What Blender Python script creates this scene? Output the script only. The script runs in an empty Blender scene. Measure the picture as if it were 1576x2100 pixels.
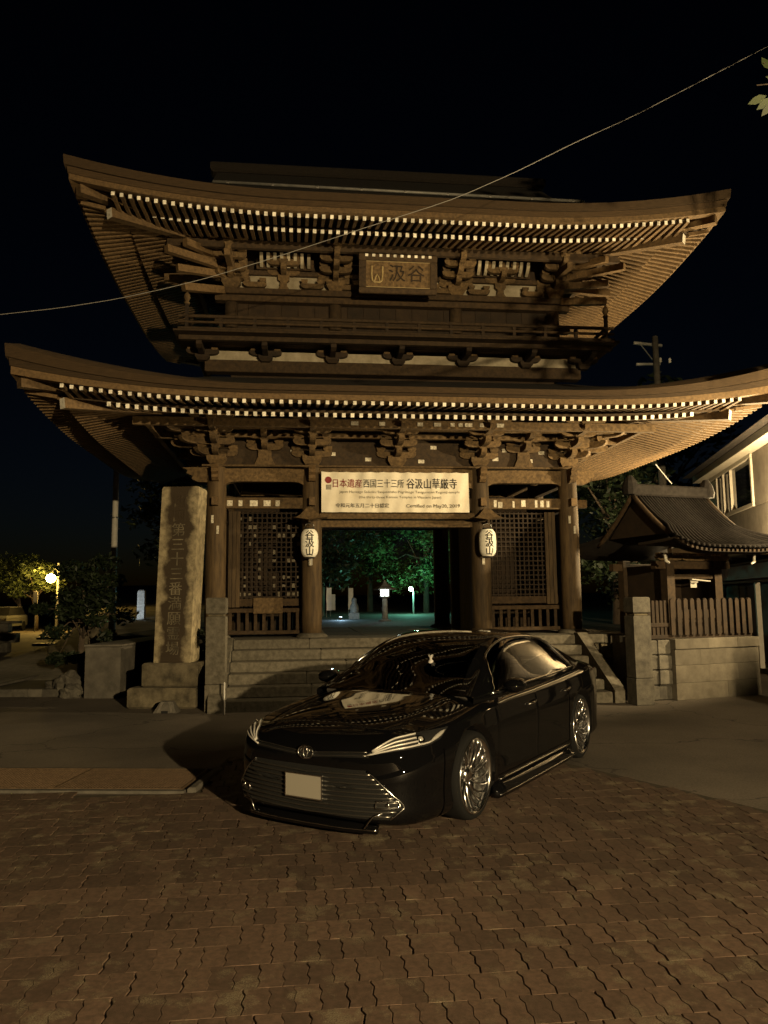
import bpy, bmesh, math, random
import numpy as np
from mathutils import Vector, Matrix
from mathutils.bvhtree import BVHTree

random.seed(7)
rng = np.random.default_rng(7)
R = math.radians
scene = bpy.context.scene
COL = scene.collection

# ------------------------------------------------------------------ camera
F_PX, CX, CY, CAM_H, PITCH, ROLL = 1578.0, 788.0, 1050.0, 1.72, R(6.5), R(0.6)
cam_data = bpy.data.cameras.new('camera')
cam = bpy.data.objects.new('camera', cam_data)
COL.objects.link(cam)
cam.matrix_world = Matrix.Translation((0, 0, CAM_H)) @ Matrix.Rotation(math.pi / 2 + PITCH, 4, 'X') @ Matrix.Rotation(-ROLL, 4, 'Z')
cam_data.sensor_fit = 'VERTICAL'
cam_data.sensor_height = 24.0
cam_data.lens = 24.0 * F_PX / 2100.0
cam_data.clip_start = 0.05
cam_data.clip_end = 2000
scene.camera = cam

# ------------------------------------------------------------------ sky and exposure (night)
SUN_EL, SUN_ROT = R(-5.0), R(0)
world = bpy.data.worlds.new('World')
scene.world = world
world.use_nodes = True
wn = world.node_tree
sky = wn.nodes.new('ShaderNodeTexSky')
sky.sky_type = 'NISHITA'
sky.sun_disc = False
sky.sun_elevation = SUN_EL
sky.sun_rotation = SUN_ROT
bg = wn.nodes['Background']
bg.inputs['Strength'].default_value = 0.05
tint = wn.nodes.new('ShaderNodeMix'); tint.data_type = 'RGBA'; tint.blend_type = 'MULTIPLY'; tint.inputs[0].default_value = 1.0
tint.inputs[7].default_value = (.5, .75, 1.15, 1)      # deep night blue over the whole sky
wn.links.new(sky.outputs['Color'], tint.inputs[6]); wn.links.new(tint.outputs[2], bg.inputs['Color'])
scene.view_settings.view_transform = 'Standard'
scene.view_settings.look = 'None'
scene.view_settings.exposure = 0.0
scene.view_settings.gamma = 1.0
scene.cycles.use_denoising = True
scene.cycles.max_bounces = 6
scene.cycles.diffuse_bounces = 2
scene.cycles.glossy_bounces = 4
scene.cycles.transmission_bounces = 6
scene.cycles.transparent_max_bounces = 12
scene.cycles.caustics_reflective = False
scene.cycles.caustics_refractive = False
scene.cycles.sample_clamp_indirect = 4.0

# ------------------------------------------------------------------ pixel -> place (dev helper: a direction; distance from what it touches)
def ray(x, y):
    a, b = x - CX, CY - y
    u = (a * math.cos(ROLL) + b * math.sin(ROLL)) / F_PX
    v = (-a * math.sin(ROLL) + b * math.cos(ROLL)) / F_PX
    return Vector((u, math.cos(PITCH) - v * math.sin(PITCH), math.sin(PITCH) + v * math.cos(PITCH)))
def on_ground(x, y, z=0.0):
    d = ray(x, y); t = (z - CAM_H) / d.z
    return Vector((0, 0, CAM_H)) + d * t
def at_depth(x, y, Y):
    d = ray(x, y)
    return Vector((0, 0, CAM_H)) + d * (Y / d.y)

# ------------------------------------------------------------------ materials
MATS = {}
def mat(name, col, rough=0.8, metal=0.0, noise=None, bump=None, col2=None, spec=0.5, coat=0.0, stretch=(1, 1, 1), detail=6.0, emit=None, trans=0.0, ior=1.45, ramp=(0.35, 0.65), rough2=None):
    """procedural material: two colours mixed by noise, fine bump"""
    m = bpy.data.materials.new(name); m.use_nodes = True
    nt = m.node_tree; b = nt.nodes['Principled BSDF']
    b.inputs['Base Color'].default_value = (*col, 1)
    b.inputs['Roughness'].default_value = rough
    b.inputs['Metallic'].default_value = metal
    b.inputs['Specular IOR Level'].default_value = spec
    b.inputs['IOR'].default_value = ior
    b.inputs['Coat Weight'].default_value = coat
    b.inputs['Coat Roughness'].default_value = 0.03
    b.inputs['Transmission Weight'].default_value = trans
    if emit:
        b.inputs['Emission Color'].default_value = (*emit[0], 1)
        b.inputs['Emission Strength'].default_value = emit[1]
    if noise or bump:
        tc = nt.nodes.new('ShaderNodeTexCoord'); mp = nt.nodes.new('ShaderNodeMapping')
        mp.inputs['Scale'].default_value = stretch
        info = nt.nodes.new('ShaderNodeObjectInfo')
        add = nt.nodes.new('ShaderNodeVectorMath'); add.operation = 'MULTIPLY_ADD'
        add.inputs[1].default_value = (37.0, 23.0, 11.0)
        nt.links.new(info.outputs['Random'], add.inputs[0]); nt.links.new(tc.outputs['Object'], add.inputs[2])
        nt.links.new(add.outputs[0], mp.inputs['Vector'])
    if noise:
        n = nt.nodes.new('ShaderNodeTexNoise'); n.inputs['Scale'].default_value = noise; n.inputs['Detail'].default_value = detail
        n.inputs['Roughness'].default_value = 0.65
        nt.links.new(mp.outputs[0], n.inputs['Vector'])
        cr = nt.nodes.new('ShaderNodeValToRGB')
        cr.color_ramp.elements[0].position = ramp[0]; cr.color_ramp.elements[1].position = ramp[1]
        cr.color_ramp.elements[0].color = (*col, 1)
        cr.color_ramp.elements[1].color = (*(col2 or tuple(c * 1.6 for c in col)), 1)
        nt.links.new(n.outputs['Fac'], cr.inputs[0])
        # each piece a little lighter or darker
        mul = nt.nodes.new('ShaderNodeMix'); mul.data_type = 'RGBA'; mul.blend_type = 'MULTIPLY'; mul.inputs[0].default_value = 1.0
        mr = nt.nodes.new('ShaderNodeMapRange'); mr.inputs[3].default_value = 0.75; mr.inputs[4].default_value = 1.2
        nt.links.new(info.outputs['Random'], mr.inputs[0])
        nt.links.new(cr.outputs[0], mul.inputs[6]); nt.links.new(mr.outputs[0], mul.inputs[7])
        nt.links.new(mul.outputs[2], b.inputs['Base Color'])
        if rough2 is not None:
            rr = nt.nodes.new('ShaderNodeMapRange'); rr.inputs[3].default_value = rough; rr.inputs[4].default_value = rough2
            nt.links.new(n.outputs['Fac'], rr.inputs[0]); nt.links.new(rr.outputs[0], b.inputs['Roughness'])
    if bump:
        n2 = nt.nodes.new('ShaderNodeTexNoise'); n2.inputs['Scale'].default_value = bump[0]; n2.inputs['Detail'].default_value = 5
        nt.links.new(mp.outputs[0], n2.inputs['Vector'])
        bp = nt.nodes.new('ShaderNodeBump'); bp.inputs['Strength'].default_value = bump[1]; bp.inputs['Distance'].default_value = bump[2] if len(bump) > 2 else 0.01
        nt.links.new(n2.outputs['Fac'], bp.inputs['Height']); nt.links.new(bp.outputs[0], b.inputs['Normal'])
    MATS[name] = m
    return m
M = MATS
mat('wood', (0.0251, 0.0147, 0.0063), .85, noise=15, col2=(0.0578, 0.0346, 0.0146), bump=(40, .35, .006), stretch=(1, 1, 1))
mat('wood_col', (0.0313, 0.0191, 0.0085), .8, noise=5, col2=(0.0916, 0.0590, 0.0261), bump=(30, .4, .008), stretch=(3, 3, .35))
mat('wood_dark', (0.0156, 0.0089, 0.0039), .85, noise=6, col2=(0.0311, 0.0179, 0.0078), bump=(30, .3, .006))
mat('wood_raft', (0.0729, 0.0444, 0.0190), .8, noise=20, col2=(0.1507, 0.0937, 0.0404), bump=(40, .25, .004))
mat('wood_brack', (0.0562, 0.0342, 0.0141), .85, noise=17, col2=(0.1426, 0.0908, 0.0392), bump=(35, .35, .006))
mat('white_end', (.36, .33, .27), .8, noise=14, col2=(0.8400, 0.7980, 0.6930), ramp=(.3, .5))
mat('plaster', (0.2604, 0.2232, 0.1550), .9, noise=5, col2=(0.4092, 0.3596, 0.2666), bump=(60, .1, .002))
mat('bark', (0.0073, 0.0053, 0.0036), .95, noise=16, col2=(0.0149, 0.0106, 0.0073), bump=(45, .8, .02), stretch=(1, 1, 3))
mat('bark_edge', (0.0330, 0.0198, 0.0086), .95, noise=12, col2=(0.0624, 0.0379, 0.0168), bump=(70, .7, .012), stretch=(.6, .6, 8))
mat('granite', (0.0760, 0.0672, 0.0496), .9, noise=14, col2=(0.1480, 0.1320, 0.1024), bump=(120, .5, .004))
mat('granite_old', (0.0467, 0.0391, 0.0255), .95, noise=4.5, col2=(0.1615, 0.1360, 0.0892), bump=(60, .7, .008), detail=9)
mat('stone_dark', (0.0600, 0.0540, 0.0450), .95, noise=6, col2=(0.1320, 0.1200, 0.0960), bump=(60, .6, .008))
mat('concrete', (.085, .077, .064), .9, noise=5, col2=(.15, .135, .112), bump=(90, .3, .003))
mat('paper', (.62, .58, .48), .85, noise=30, col2=(.35, .31, .24), ramp=(.45, .6))
mat('ink', (.012, .010, .010), .7)
mat('ink_soft', (.10, .085, .06), .8)
mat('red_ink', (.19, .016, .018), .7)
mat('cloth', (0.6061, 0.5510, 0.4408), .8, noise=2.2, col2=(0.7164, 0.6704, 0.5694), bump=(6, .35, .02))
mat('lantern_paper', (.82, .79, .69), .65, noise=3, col2=(.88, .86, .78))
mat('iron', (.04, .04, .04), .5, metal=.6, noise=30, col2=(.09, .075, .06))
mat('steel', (.35, .34, .32), .35, metal=1.0)
mat('dark_void', (.01, .01, .01), .9)
mat('gold_wood', (.22, .16, .07), .6, noise=8, col2=(.34, .26, .12))

# ------------------------------------------------------------------ mesh builder
class MB:
    def __init__(s): s.v = []; s.f = []; s.m = []
    def add(s, vs, fs, mi=0):
        o = len(s.v); s.v.extend([tuple(q) for q in vs])
        for k, f in enumerate(fs):
            s.f.append(tuple(i + o for i in f)); s.m.append(mi[k] if isinstance(mi, (list, tuple)) else mi)
        return s
    def box(s, x0, x1, y0, y1, z0, z1, mi=0):
        return s.add([(x0, y0, z0), (x1, y0, z0), (x1, y1, z0), (x0, y1, z0), (x0, y0, z1), (x1, y0, z1), (x1, y1, z1), (x0, y1, z1)],
                     [(0, 3, 2, 1), (4, 5, 6, 7), (0, 1, 5, 4), (1, 2, 6, 5), (2, 3, 7, 6), (3, 0, 4, 7)], mi)
    def bbox(s, x0, x1, y0, y1, z0, z1, c=.01, mi=0):
        """box with chamfered vertical and top edges"""
        s.loft([[(x0 + c, y0 + c, z0), (x1 - c, y0 + c, z0), (x1 - c, y1 - c, z0), (x0 + c, y1 - c, z0)],
                [(x0, y0, z0 + c), (x1, y0, z0 + c), (x1, y1, z0 + c), (x0, y1, z0 + c)],
                [(x0, y0, z1 - c), (x1, y0, z1 - c), (x1, y1, z1 - c), (x0, y1, z1 - c)],
                [(x0 + c, y0 + c, z1), (x1 - c, y0 + c, z1), (x1 - c, y1 - c, z1), (x0 + c, y1 - c, z1)]], True, mi)
        return s
    def loft(s, rings, caps=True, mi=0, closed=True):
        n = len(rings[0]); o = len(s.v)
        for r in rings: s.v.extend([tuple(q) for q in r])
        for a in range(len(rings) - 1):
            for i in range(n if closed else n - 1):
                j = (i + 1) % n
                s.f.append((o + a * n + i, o + a * n + j, o + (a + 1) * n + j, o + (a + 1) * n + i)); s.m.append(mi)
        if caps:
            s.f.append(tuple(o + i for i in reversed(range(n)))); s.m.append(mi)
            s.f.append(tuple(o + (len(rings) - 1) * n + i for i in range(n))); s.m.append(mi)
        return s
    def beam(s, p0, p1, w, h, up=(0, 0, 1), mi=0, end_mi=None):
        p0, p1 = Vector(p0), Vector(p1); d = (p1 - p0).normalized(); u = Vector(up)
        x = d.cross(u).normalized(); u = x.cross(d).normalized()
        q = [(-1, -1), (1, -1), (1, 1), (-1, 1)]
        vs = [p0 + x * (a * w / 2) + u * (b * h / 2) for a, b in q] + [p1 + x * (a * w / 2) + u * (b * h / 2) for a, b in q]
        mis = [mi] * 6
        if end_mi is not None: mis[5] = end_mi
        return s.add(vs, [(0, 1, 5, 4), (1, 2, 6, 5), (2, 3, 7, 6), (3, 0, 4, 7), (0, 3, 2, 1), (4, 5, 6, 7)], mis)
    def block(s, x, y, z, w, d, h, mi=0, taper=.62):
        """bearing block: square top half, bottom half cut in"""
        t = taper
        s.loft([[(x - w / 2 * t, y - d / 2 * t, z), (x + w / 2 * t, y - d / 2 * t, z), (x + w / 2 * t, y + d / 2 * t, z), (x - w / 2 * t, y + d / 2 * t, z)],
                [(x - w / 2, y - d / 2, z + h * .5), (x + w / 2, y - d / 2, z + h * .5), (x + w / 2, y + d / 2, z + h * .5), (x - w / 2, y + d / 2, z + h * .5)],
                [(x - w / 2, y - d / 2, z + h), (x + w / 2, y - d / 2, z + h), (x + w / 2, y + d / 2, z + h), (x - w / 2, y + d / 2, z + h)]], True, mi)
        return s
    def arm(s, p0, p1, w, h, cut=.14, mi=0):
        """bracket arm whose underside is cut up in a curve at both ends; z of p is the underside"""
        p0, p1 = Vector(p0), Vector(p1); L = (p1 - p0).length; d = (p1 - p0) / L; x = Vector((-d.y, d.x, 0))
        pr = [(0, h * .55), (cut * .18, h * .28), (cut * .55, h * .08), (cut, 0), (L - cut, 0), (L - cut * .55, h * .08), (L - cut * .18, h * .28), (L, h * .55), (L, h), (0, h)]
        a = [p0 + d * t + Vector((0, 0, z)) - x * (w / 2) for t, z in pr]
        b = [p0 + d * t + Vector((0, 0, z)) + x * (w / 2) for t, z in pr]
        return s.loft([a, b], True, mi)
    def cyl(s, p0, p1, r0, r1=None, n=16, mi=0, caps=True):
        p0, p1 = Vector(p0), Vector(p1); r1 = r0 if r1 is None else r1
        d = (p1 - p0).normalized(); a = d.orthogonal().normalized(); b = d.cross(a)
        ring = lambda p, r: [p + (a * math.cos(2 * math.pi * i / n) + b * math.sin(2 * math.pi * i / n)) * r for i in range(n)]
        return s.loft([ring(p0, r0), ring(p1, r1)], caps, mi)
    def tube(s, pts, r, n=8, mi=0):
        pts = [Vector(p) for p in pts]; rings = []; a = None
        for i, p in enumerate(pts):
            d = (pts[min(i + 1, len(pts) - 1)] - pts[max(i - 1, 0)]).normalized()
            if a is None: a = d.orthogonal().normalized()
            a = (a - d * a.dot(d)).normalized(); b = d.cross(a)
            rr = r[i] if isinstance(r, (list, tuple)) else r
            rings.append([p + (a * math.cos(2 * math.pi * k / n) + b * math.sin(2 * math.pi * k / n)) * rr for k in range(n)])
        return s.loft(rings, True, mi)
    def lathe(s, prof, n=24, c=(0, 0, 0), mi=0):
        rings = [[(c[0] + r * math.cos(2 * math.pi * i / n), c[1] + r * math.sin(2 * math.pi * i / n), c[2] + z) for i in range(n)] for r, z in prof]
        return s.loft(rings, True, mi)
    def ring(s, prof, n=24, c=(0, 0, 0), mi=0):
        return s.loft([[(c[0] + r * math.cos(2 * math.pi * i / n), c[1] + r * math.sin(2 * math.pi * i / n), c[2] + z) for i in range(n)] for r, z in prof], False, mi)
    def prism(s, poly, fn, t0, t1, mi=0):
        """2-D polygon extruded; fn(a,b,t) -> point"""
        return s.loft([[fn(a, b, t0) for a, b in poly], [fn(a, b, t1) for a, b in poly]], True, mi)
    def grid(s, P, mi=0):
        n, k = len(P), len(P[0]); o = len(s.v)
        for row in P: s.v.extend([tuple(q) for q in row])
        for i in range(n - 1):
            for j in range(k - 1):
                s.f.append((o + i * k + j, o + i * k + j + 1, o + (i + 1) * k + j + 1, o + (i + 1) * k + j)); s.m.append(mi)
        return s
    def mesh(s, name, mats, smooth=False):
        me = bpy.data.meshes.new(name); me.from_pydata(s.v, [], s.f)
        for m_ in mats: me.materials.append(MATS[m_] if isinstance(m_, str) else m_)
        if any(s.m): me.polygons.foreach_set('material_index', s.m)
        if smooth: me.polygons.foreach_set('use_smooth', [True] * len(me.polygons))
        bm = bmesh.new(); bm.from_mesh(me); bmesh.ops.recalc_face_normals(bm, faces=bm.faces); bm.to_mesh(me); bm.free()
        me.update(); return me
    def build(s, name, mats, parent=None, smooth=False, loc=None, rotz=0.0):
        if not isinstance(mats, (list, tuple)): mats = [mats]
        return link(name, s.mesh(name, mats, smooth), parent, loc, rotz)
def link(name, me, parent=None, loc=None, rotz=0.0):
    o = bpy.data.objects.new(name, me); COL.objects.link(o)
    if parent is not None: o.parent = parent
    if loc is not None: o.location = loc
    if rotz: o.rotation_euler = (0, 0, rotz)
    return o
def smooth_by_angle(o, ang=35):
    me = o.data
    me.polygons.foreach_set('use_smooth', [True] * len(me.polygons))
    bm = bmesh.new(); bm.from_mesh(me)
    for e in bm.edges:
        e.smooth = not (len(e.link_faces) == 2 and e.calc_face_angle(0) > R(ang))
    bm.to_mesh(me); bm.free()
    return o
def tag(o, label=None, cat=None, group=None, kind=None):
    if label: o['label'] = label
    if cat: o['category'] = cat
    if group: o['group'] = group
    if kind: o['kind'] = kind
    return o
def thing(name, label, cat, loc=(0, 0, 0), rotz=0.0, group=None):
    o = bpy.data.objects.new(name, None); COL.objects.link(o)
    o.location = loc; o.rotation_euler = (0, 0, rotz); o.empty_display_size = .2
    return tag(o, label, cat, group)
def structure(o): o['kind'] = 'structure'; return o
def text_mesh(txt, size, extrude=.004, spacing=1.0, offset=0.0, bold=0.0):
    """flat text standing in the XZ plane, centred on the origin, facing -Y"""
    cu = bpy.data.curves.new('t', 'FONT'); cu.body = txt; cu.size = size; cu.extrude = extrude; cu.align_x = 'CENTER'; cu.align_y = 'CENTER'
    cu.space_character = spacing; cu.offset = offset; cu.resolution_u = 3
    o = bpy.data.objects.new('t', cu); COL.objects.link(o)
    bpy.context.view_layer.update()
    me = bpy.data.meshes.new_from_object(o.evaluated_get(bpy.context.evaluated_depsgraph_get()))
    bpy.data.objects.remove(o); bpy.data.curves.remove(cu)
    me.transform(Matrix.Rotation(math.pi / 2, 4, 'X'))
    if bold:      # heavier strokes: shifted copies a hair in front of each other
        V = [v.co.copy() for v in me.vertices]; F = [tuple(p_.vertices) for p_ in me.polygons]; VV, FF = [], []
        for k, (dx, dz) in enumerate(((-1, 0), (1, 0), (0, .6), (0, -.6), (0, 0))):
            o_ = len(VV); VV += [v + Vector((dx * bold, -.0006 * k, dz * bold)) for v in V]; FF += [tuple(i + o_ for i in f) for f in F]
        me = bpy.data.meshes.new('t'); me.from_pydata(VV, [], FF)
    return me

# ------------------------------------------------------------------ street lamp and added fill light that light the place (both stand beside the frame)
LAMP_COL = (1.0, .75, .39)
def street_lamp(label, foot, head, power, aim, tilt, cone, blend, arm_r=.035):
    """pole with an arm and a hooded lamp head; the light sits in its head"""
    t = thing('street_lamp', label, 'street lamp', foot, group=None)
    fx, fy, fz = foot
    h = Vector(head) - Vector(foot)
    MB().cyl((0, 0, 0), (0, 0, h.z + .3), .09, .065, 14).build('pole', 'steel_pole', t, smooth=True)
    MB().tube([(0, 0, h.z + .1), (h.x * .4, h.y * .4, h.z + .32), (h.x * .85, h.y * .85, h.z + .26), (h.x, h.y, h.z + .22)], arm_r, 8).build('arm', 'steel_pole', t, smooth=True)
    MB().lathe([(.05, .30), (.12, .26), (.21, .12), (.22, .09), (.20, .09)], 20, (h.x, h.y, h.z)).build('lamp_hood', 'steel_pole', t, smooth=True)
    b = MB().lathe([(.02, -.13), (.10, -.10), (.13, -.02), (.12, .08), (.05, .12)], 16, (h.x, h.y, h.z)).build('bulb', 'lamp_glow', t, smooth=True)
    ld = bpy.data.lights.new('lamp_light', 'SPOT'); ld.energy = power; ld.color = LAMP_COL; ld.shadow_soft_size = .12; ld.spot_size = R(cone); ld.spot_blend = blend
    lo = bpy.data.objects.new('lamp_light', ld); COL.objects.link(lo); lo.parent = t; lo.location = (h.x, h.y, h.z - .16)
    hd = Vector((aim[0] - head[0], aim[1] - head[1], 0)).normalized() * math.cos(R(tilt)) + Vector((0, 0, -math.sin(R(tilt)))); lo.rotation_euler = hd.to_track_quat('-Z', 'Y').to_euler()
    return t
mat('steel_pole', (.16, .16, .15), .55, metal=.3, noise=8, col2=(.24, .23, .21))
mat('lamp_glow', (.8, .6, .3), .4, emit=((1.0, .68, .3), 60.0))
street_lamp('grey street lamp standing behind the square, its hooded head turned to the gate', (7.4, -9.8, 0), (6.6, -8.6, 4.3), 21000, aim=(.6, 7.9), tilt=35, cone=170, blend=.4)
# added fill light on a post before the shop, brightens the gate brackets
fl = thing('fill_light', 'added fill light on a tall post before the shop, brightening the gate brackets', 'fill_light', (8.4, 11.3, 0))
MB().cyl((0, 0, 0), (0, 0, 3.35), .05, .045, 12).build('post', 'steel_pole', fl, smooth=True)
fdir = Vector((-4.4, 3.6, 1.2)).normalized()
MB().cyl(Vector((0, 0, 3.5)) - fdir * .22, Vector((0, 0, 3.5)) + fdir * .03, .07, .15, 18).build('housing', 'steel_pole', fl, smooth=True)
MB().cyl(Vector((0, 0, 3.5)) + fdir * .031, Vector((0, 0, 3.5)) + fdir * .036, .135, n=18).build('lens', 'lamp_glow', fl)
ld = bpy.data.lights.new('fill_spot', 'SPOT'); ld.energy = 3000; ld.color = LAMP_COL; ld.spot_size = R(124); ld.spot_blend = .40; ld.shadow_soft_size = .10
lo = bpy.data.objects.new('fill_spot', ld); COL.objects.link(lo); lo.parent = fl; lo.location = Vector((0, 0, 3.5)) + fdir * .06; lo.rotation_euler = fdir.to_track_quat('-Z', 'Y').to_euler()
# ================================================================== SETTING
TH = R(6.5); GC = Vector((.25, 14.9, 0)); EX = Vector((math.cos(TH), math.sin(TH), 0)); EY = Vector((-math.sin(TH), math.cos(TH), 0))
def GW(s, l, z=0.0): return GC + EX * s + EY * l + Vector((0, 0, z))

def ground_material(name, c1, c2, sc, crack=True, rough=.85):
    m = mat(name, c1, rough, noise=sc, col2=c2, bump=(260, .5, .004), detail=9)
    nt = m.node_tree; b = nt.nodes['Principled BSDF']
    # broad worn patches and thin cracks
    tc = nt.nodes.new('ShaderNodeTexCoord')
    big = nt.nodes.new('ShaderNodeTexNoise'); big.inputs['Scale'].default_value = .45; big.inputs['Detail'].default_value = 4
    nt.links.new(tc.outputs['Object'], big.inputs['Vector'])
    mr = nt.nodes.new('ShaderNodeMapRange'); mr.inputs[1].default_value = .3; mr.inputs[2].default_value = .7; mr.inputs[3].default_value = .5; mr.inputs[4].default_value = 1.5
    nt.links.new(big.outputs['Fac'], mr.inputs[0])
    src = b.inputs['Base Color'].links[0].from_socket
    mx = nt.nodes.new('ShaderNodeMix'); mx.data_type = 'RGBA'; mx.blend_type = 'MULTIPLY'; mx.inputs[0].default_value = 1
    nt.links.new(src, mx.inputs[6]); nt.links.new(mr.outputs[0], mx.inputs[7])
    out = mx.outputs[2]
    if crack:
        vo = nt.nodes.new('ShaderNodeTexVoronoi'); vo.feature = 'DISTANCE_TO_EDGE'; vo.inputs['Scale'].default_value = .38
        wv = nt.nodes.new('ShaderNodeTexNoise'); wv.inputs['Scale'].default_value = 1.6; wv.inputs['Detail'].default_value = 5
        nt.links.new(tc.outputs['Object'], wv.inputs['Vector'])
        ad = nt.nodes.new('ShaderNodeVectorMath'); ad.operation = 'MULTIPLY_ADD'; ad.inputs[1].default_value = (.8, .8, .8)
        nt.links.new(wv.outputs['Color'], ad.inputs[0]); nt.links.new(tc.outputs['Object'], ad.inputs[2]); nt.links.new(ad.outputs[0], vo.inputs['Vector'])
        th = nt.nodes.new('ShaderNodeMapRange'); th.inputs[1].default_value = .002; th.inputs[2].default_value = .007; th.inputs[3].default_value = .45; th.inputs[4].default_value = 1
        nt.links.new(vo.outputs['Distance'], th.inputs[0])
        m2 = nt.nodes.new('ShaderNodeMix'); m2.data_type = 'RGBA'; m2.blend_type = 'MULTIPLY'; m2.inputs[0].default_value = 1
        nt.links.new(out, m2.inputs[6]); nt.links.new(th.outputs[0], m2.inputs[7]); out = m2.outputs[2]
    nt.links.new(out, b.inputs['Base Color'])
    return m
ground_material('asphalt', (.080, .067, .054), (.145, .122, .098), 60)
ground_material('earth', (.028, .025, .018), (.055, .047, .034), 8, crack=False)
ground_material('path_stone', (.16, .15, .13), (.26, .24, .2), 6, crack=False)

ground = structure(MB().grid([[(x, y, 0) for x in (-500, -60, -20, 0, 20, 60, 500)] for y in (-300, -20, 0, 20, 60, 120, 900)]).build('ground', 'asphalt'))

# temple precinct behind the gate, a terrace that ramps down to the side road
tp = []
for yy, z in ((19.9, .0), (20.0, .86), (30, .9), (60, 1.1), (130, 2.5)):
    tp.append([(-7.2, yy, z), (-4, yy, z), (3, yy, z), (30, yy, z), (120, yy, z)])
structure(MB().grid(tp).build('temple_precinct_ground', 'earth'))
structure(MB().grid([[(-9.3, 14.2, -.02), (-5.0, 14.2, -.02)], [(-10.2, 24, .46), (-6.6, 24, .47)], [(-13.5, 35, .94), (-7.3, 35, .94)], [(-24, 60, 1.6), (-7.3, 60, 1.6)], [(-50, 130, 4.5), (-7.3, 130, 4.6)]]).build('side_ramp', 'path_stone'))

# ------------------------------------------------------------------ interlocking pavers
pm = mat('paver', (.095, .062, .041), .75, bump=(220, .6, .003), noise=30, col2=(.160, .101, .070), detail=8, rough2=.95)
nt = pm.node_tree; b = nt.nodes['Principled BSDF']
geo = nt.nodes.new('ShaderNodeNewGeometry')
mr = nt.nodes.new('ShaderNodeMapRange'); mr.inputs[3].default_value = .76; mr.inputs[4].default_value = 1.18
nt.links.new(geo.outputs['Random Per Island'], mr.inputs[0])
src = b.inputs['Base Color'].links[0].from_socket
mx = nt.nodes.new('ShaderNodeMix'); mx.data_type = 'RGBA'; mx.blend_type = 'MULTIPLY'; mx.inputs[0].default_value = 1
nt.links.new(src, mx.inputs[6]); nt.links.new(mr.outputs[0], mx.inputs[7])
# moss and pale grit worn onto some pavers
pos = nt.nodes.new('ShaderNodeMapping'); nt.links.new(geo.outputs['Position'], pos.inputs['Vector'])
n1 = nt.nodes.new('ShaderNodeTexNoise'); n1.inputs['Scale'].default_value = 5.5; n1.inputs['Detail'].default_value = 7; n1.inputs['Roughness'].default_value = .7
n2 = nt.nodes.new('ShaderNodeTexNoise'); n2.inputs['Scale'].default_value = 160; n2.inputs['Detail'].default_value = 2
n3 = nt.nodes.new('ShaderNodeTexNoise'); n3.inputs['Scale'].default_value = 1.1; n3.inputs['Detail'].default_value = 3
for n_ in (n1, n2, n3): nt.links.new(pos.outputs[0], n_.inputs['Vector'])
def mrange(inp, a, b_, c=0., d=1.):
    r = nt.nodes.new('ShaderNodeMapRange'); r.inputs[1].default_value = a; r.inputs[2].default_value = b_; r.inputs[3].default_value = c; r.inputs[4].default_value = d
    nt.links.new(inp, r.inputs[0]); return r.outputs[0]
def fmul(a, c):
    r = nt.nodes.new('ShaderNodeMath'); r.operation = 'MULTIPLY'; nt.links.new(a, r.inputs[0]); nt.links.new(c, r.inputs[1]); return r.outputs[0]
fac = fmul(fmul(mrange(n1.outputs['Fac'], .52, .62), mrange(n2.outputs['Fac'], .40, .56)), mrange(n3.outputs['Fac'], .40, .58, .1, 1.0))
m2 = nt.nodes.new('ShaderNodeMix'); m2.data_type = 'RGBA'; m2.inputs[7].default_value = (.25, .21, .135, 1)
nt.links.new(fac, m2.inputs[0]); nt.links.new(mx.outputs[2], m2.inputs[6]); nt.links.new(m2.outputs[2], b.inputs['Base Color'])
mat('bedding', (.045, .034, .022), .95, noise=60, col2=(.085, .07, .045))

PW, PL = .1125, .225
ZZ = [(0, 0), (.26, .010), (.44, -.003), (.74, .010), (.90, -.003), (1, 0)]
def paver_shape(mb, ox=0, oy=0, oz=0, tilt=(0, 0), g=.0019, jit=0.0):
    pts = [(-PW / 2 + o, -PL / 2 + t * PL) for t, o in ZZ] ; pts2 = [(PW / 2 + o, -PL / 2 + t * PL) for t, o in ZZ]
    left = [(x + g, min(max(y, -PL / 2 + .0004), PL / 2 - .0004)) for x, y in pts]; right = [(x - g, min(max(y, -PL / 2 + g), PL / 2 - g)) for x, y in pts2]
    ring = left[::-1] + right                      # counter-clockwise seen from above is not needed
    def z(x, y, h): return oz + h + tilt[0] * x + tilt[1] * y
    def ins(x, y, c): return (x * (1 - c * 2 / PW), y)
    r0 = [(ox + x, oy + y, oz - .014) for x, y in ring]
    r1 = [(ox + x, oy + y, z(x, y, -.0018)) for x, y in ring]
    r2 = []
    for x, y in ring:
        a, c = ins(x, y, .0014); r2.append((ox + a, oy + c, z(a, c, 0)))
    mb.loft([r0, r1, r2], True)
paving = structure(MB().add([(-6.8, -1.4, .004), (-6.8, 7.15, .004), (-1.75, 7.15, .004), (-1.75, 8.70, .004), (1.62, 8.70, .004), (5.2, 3.0, .004), (5.2, -1.4, .004)], [(0, 1, 2), (0, 2, 4, 5, 6), (2, 3, 4)]).build('paving', 'bedding'))
pv_var = []
for k in range(14):
    mb = MB(); paver_shape(mb, tilt=(rng.normal(0, .010), rng.normal(0, .0022))); pv_var.append(mb.mesh('paver', ['paver']))
spots = []
row = 0; l = -16.4
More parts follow.
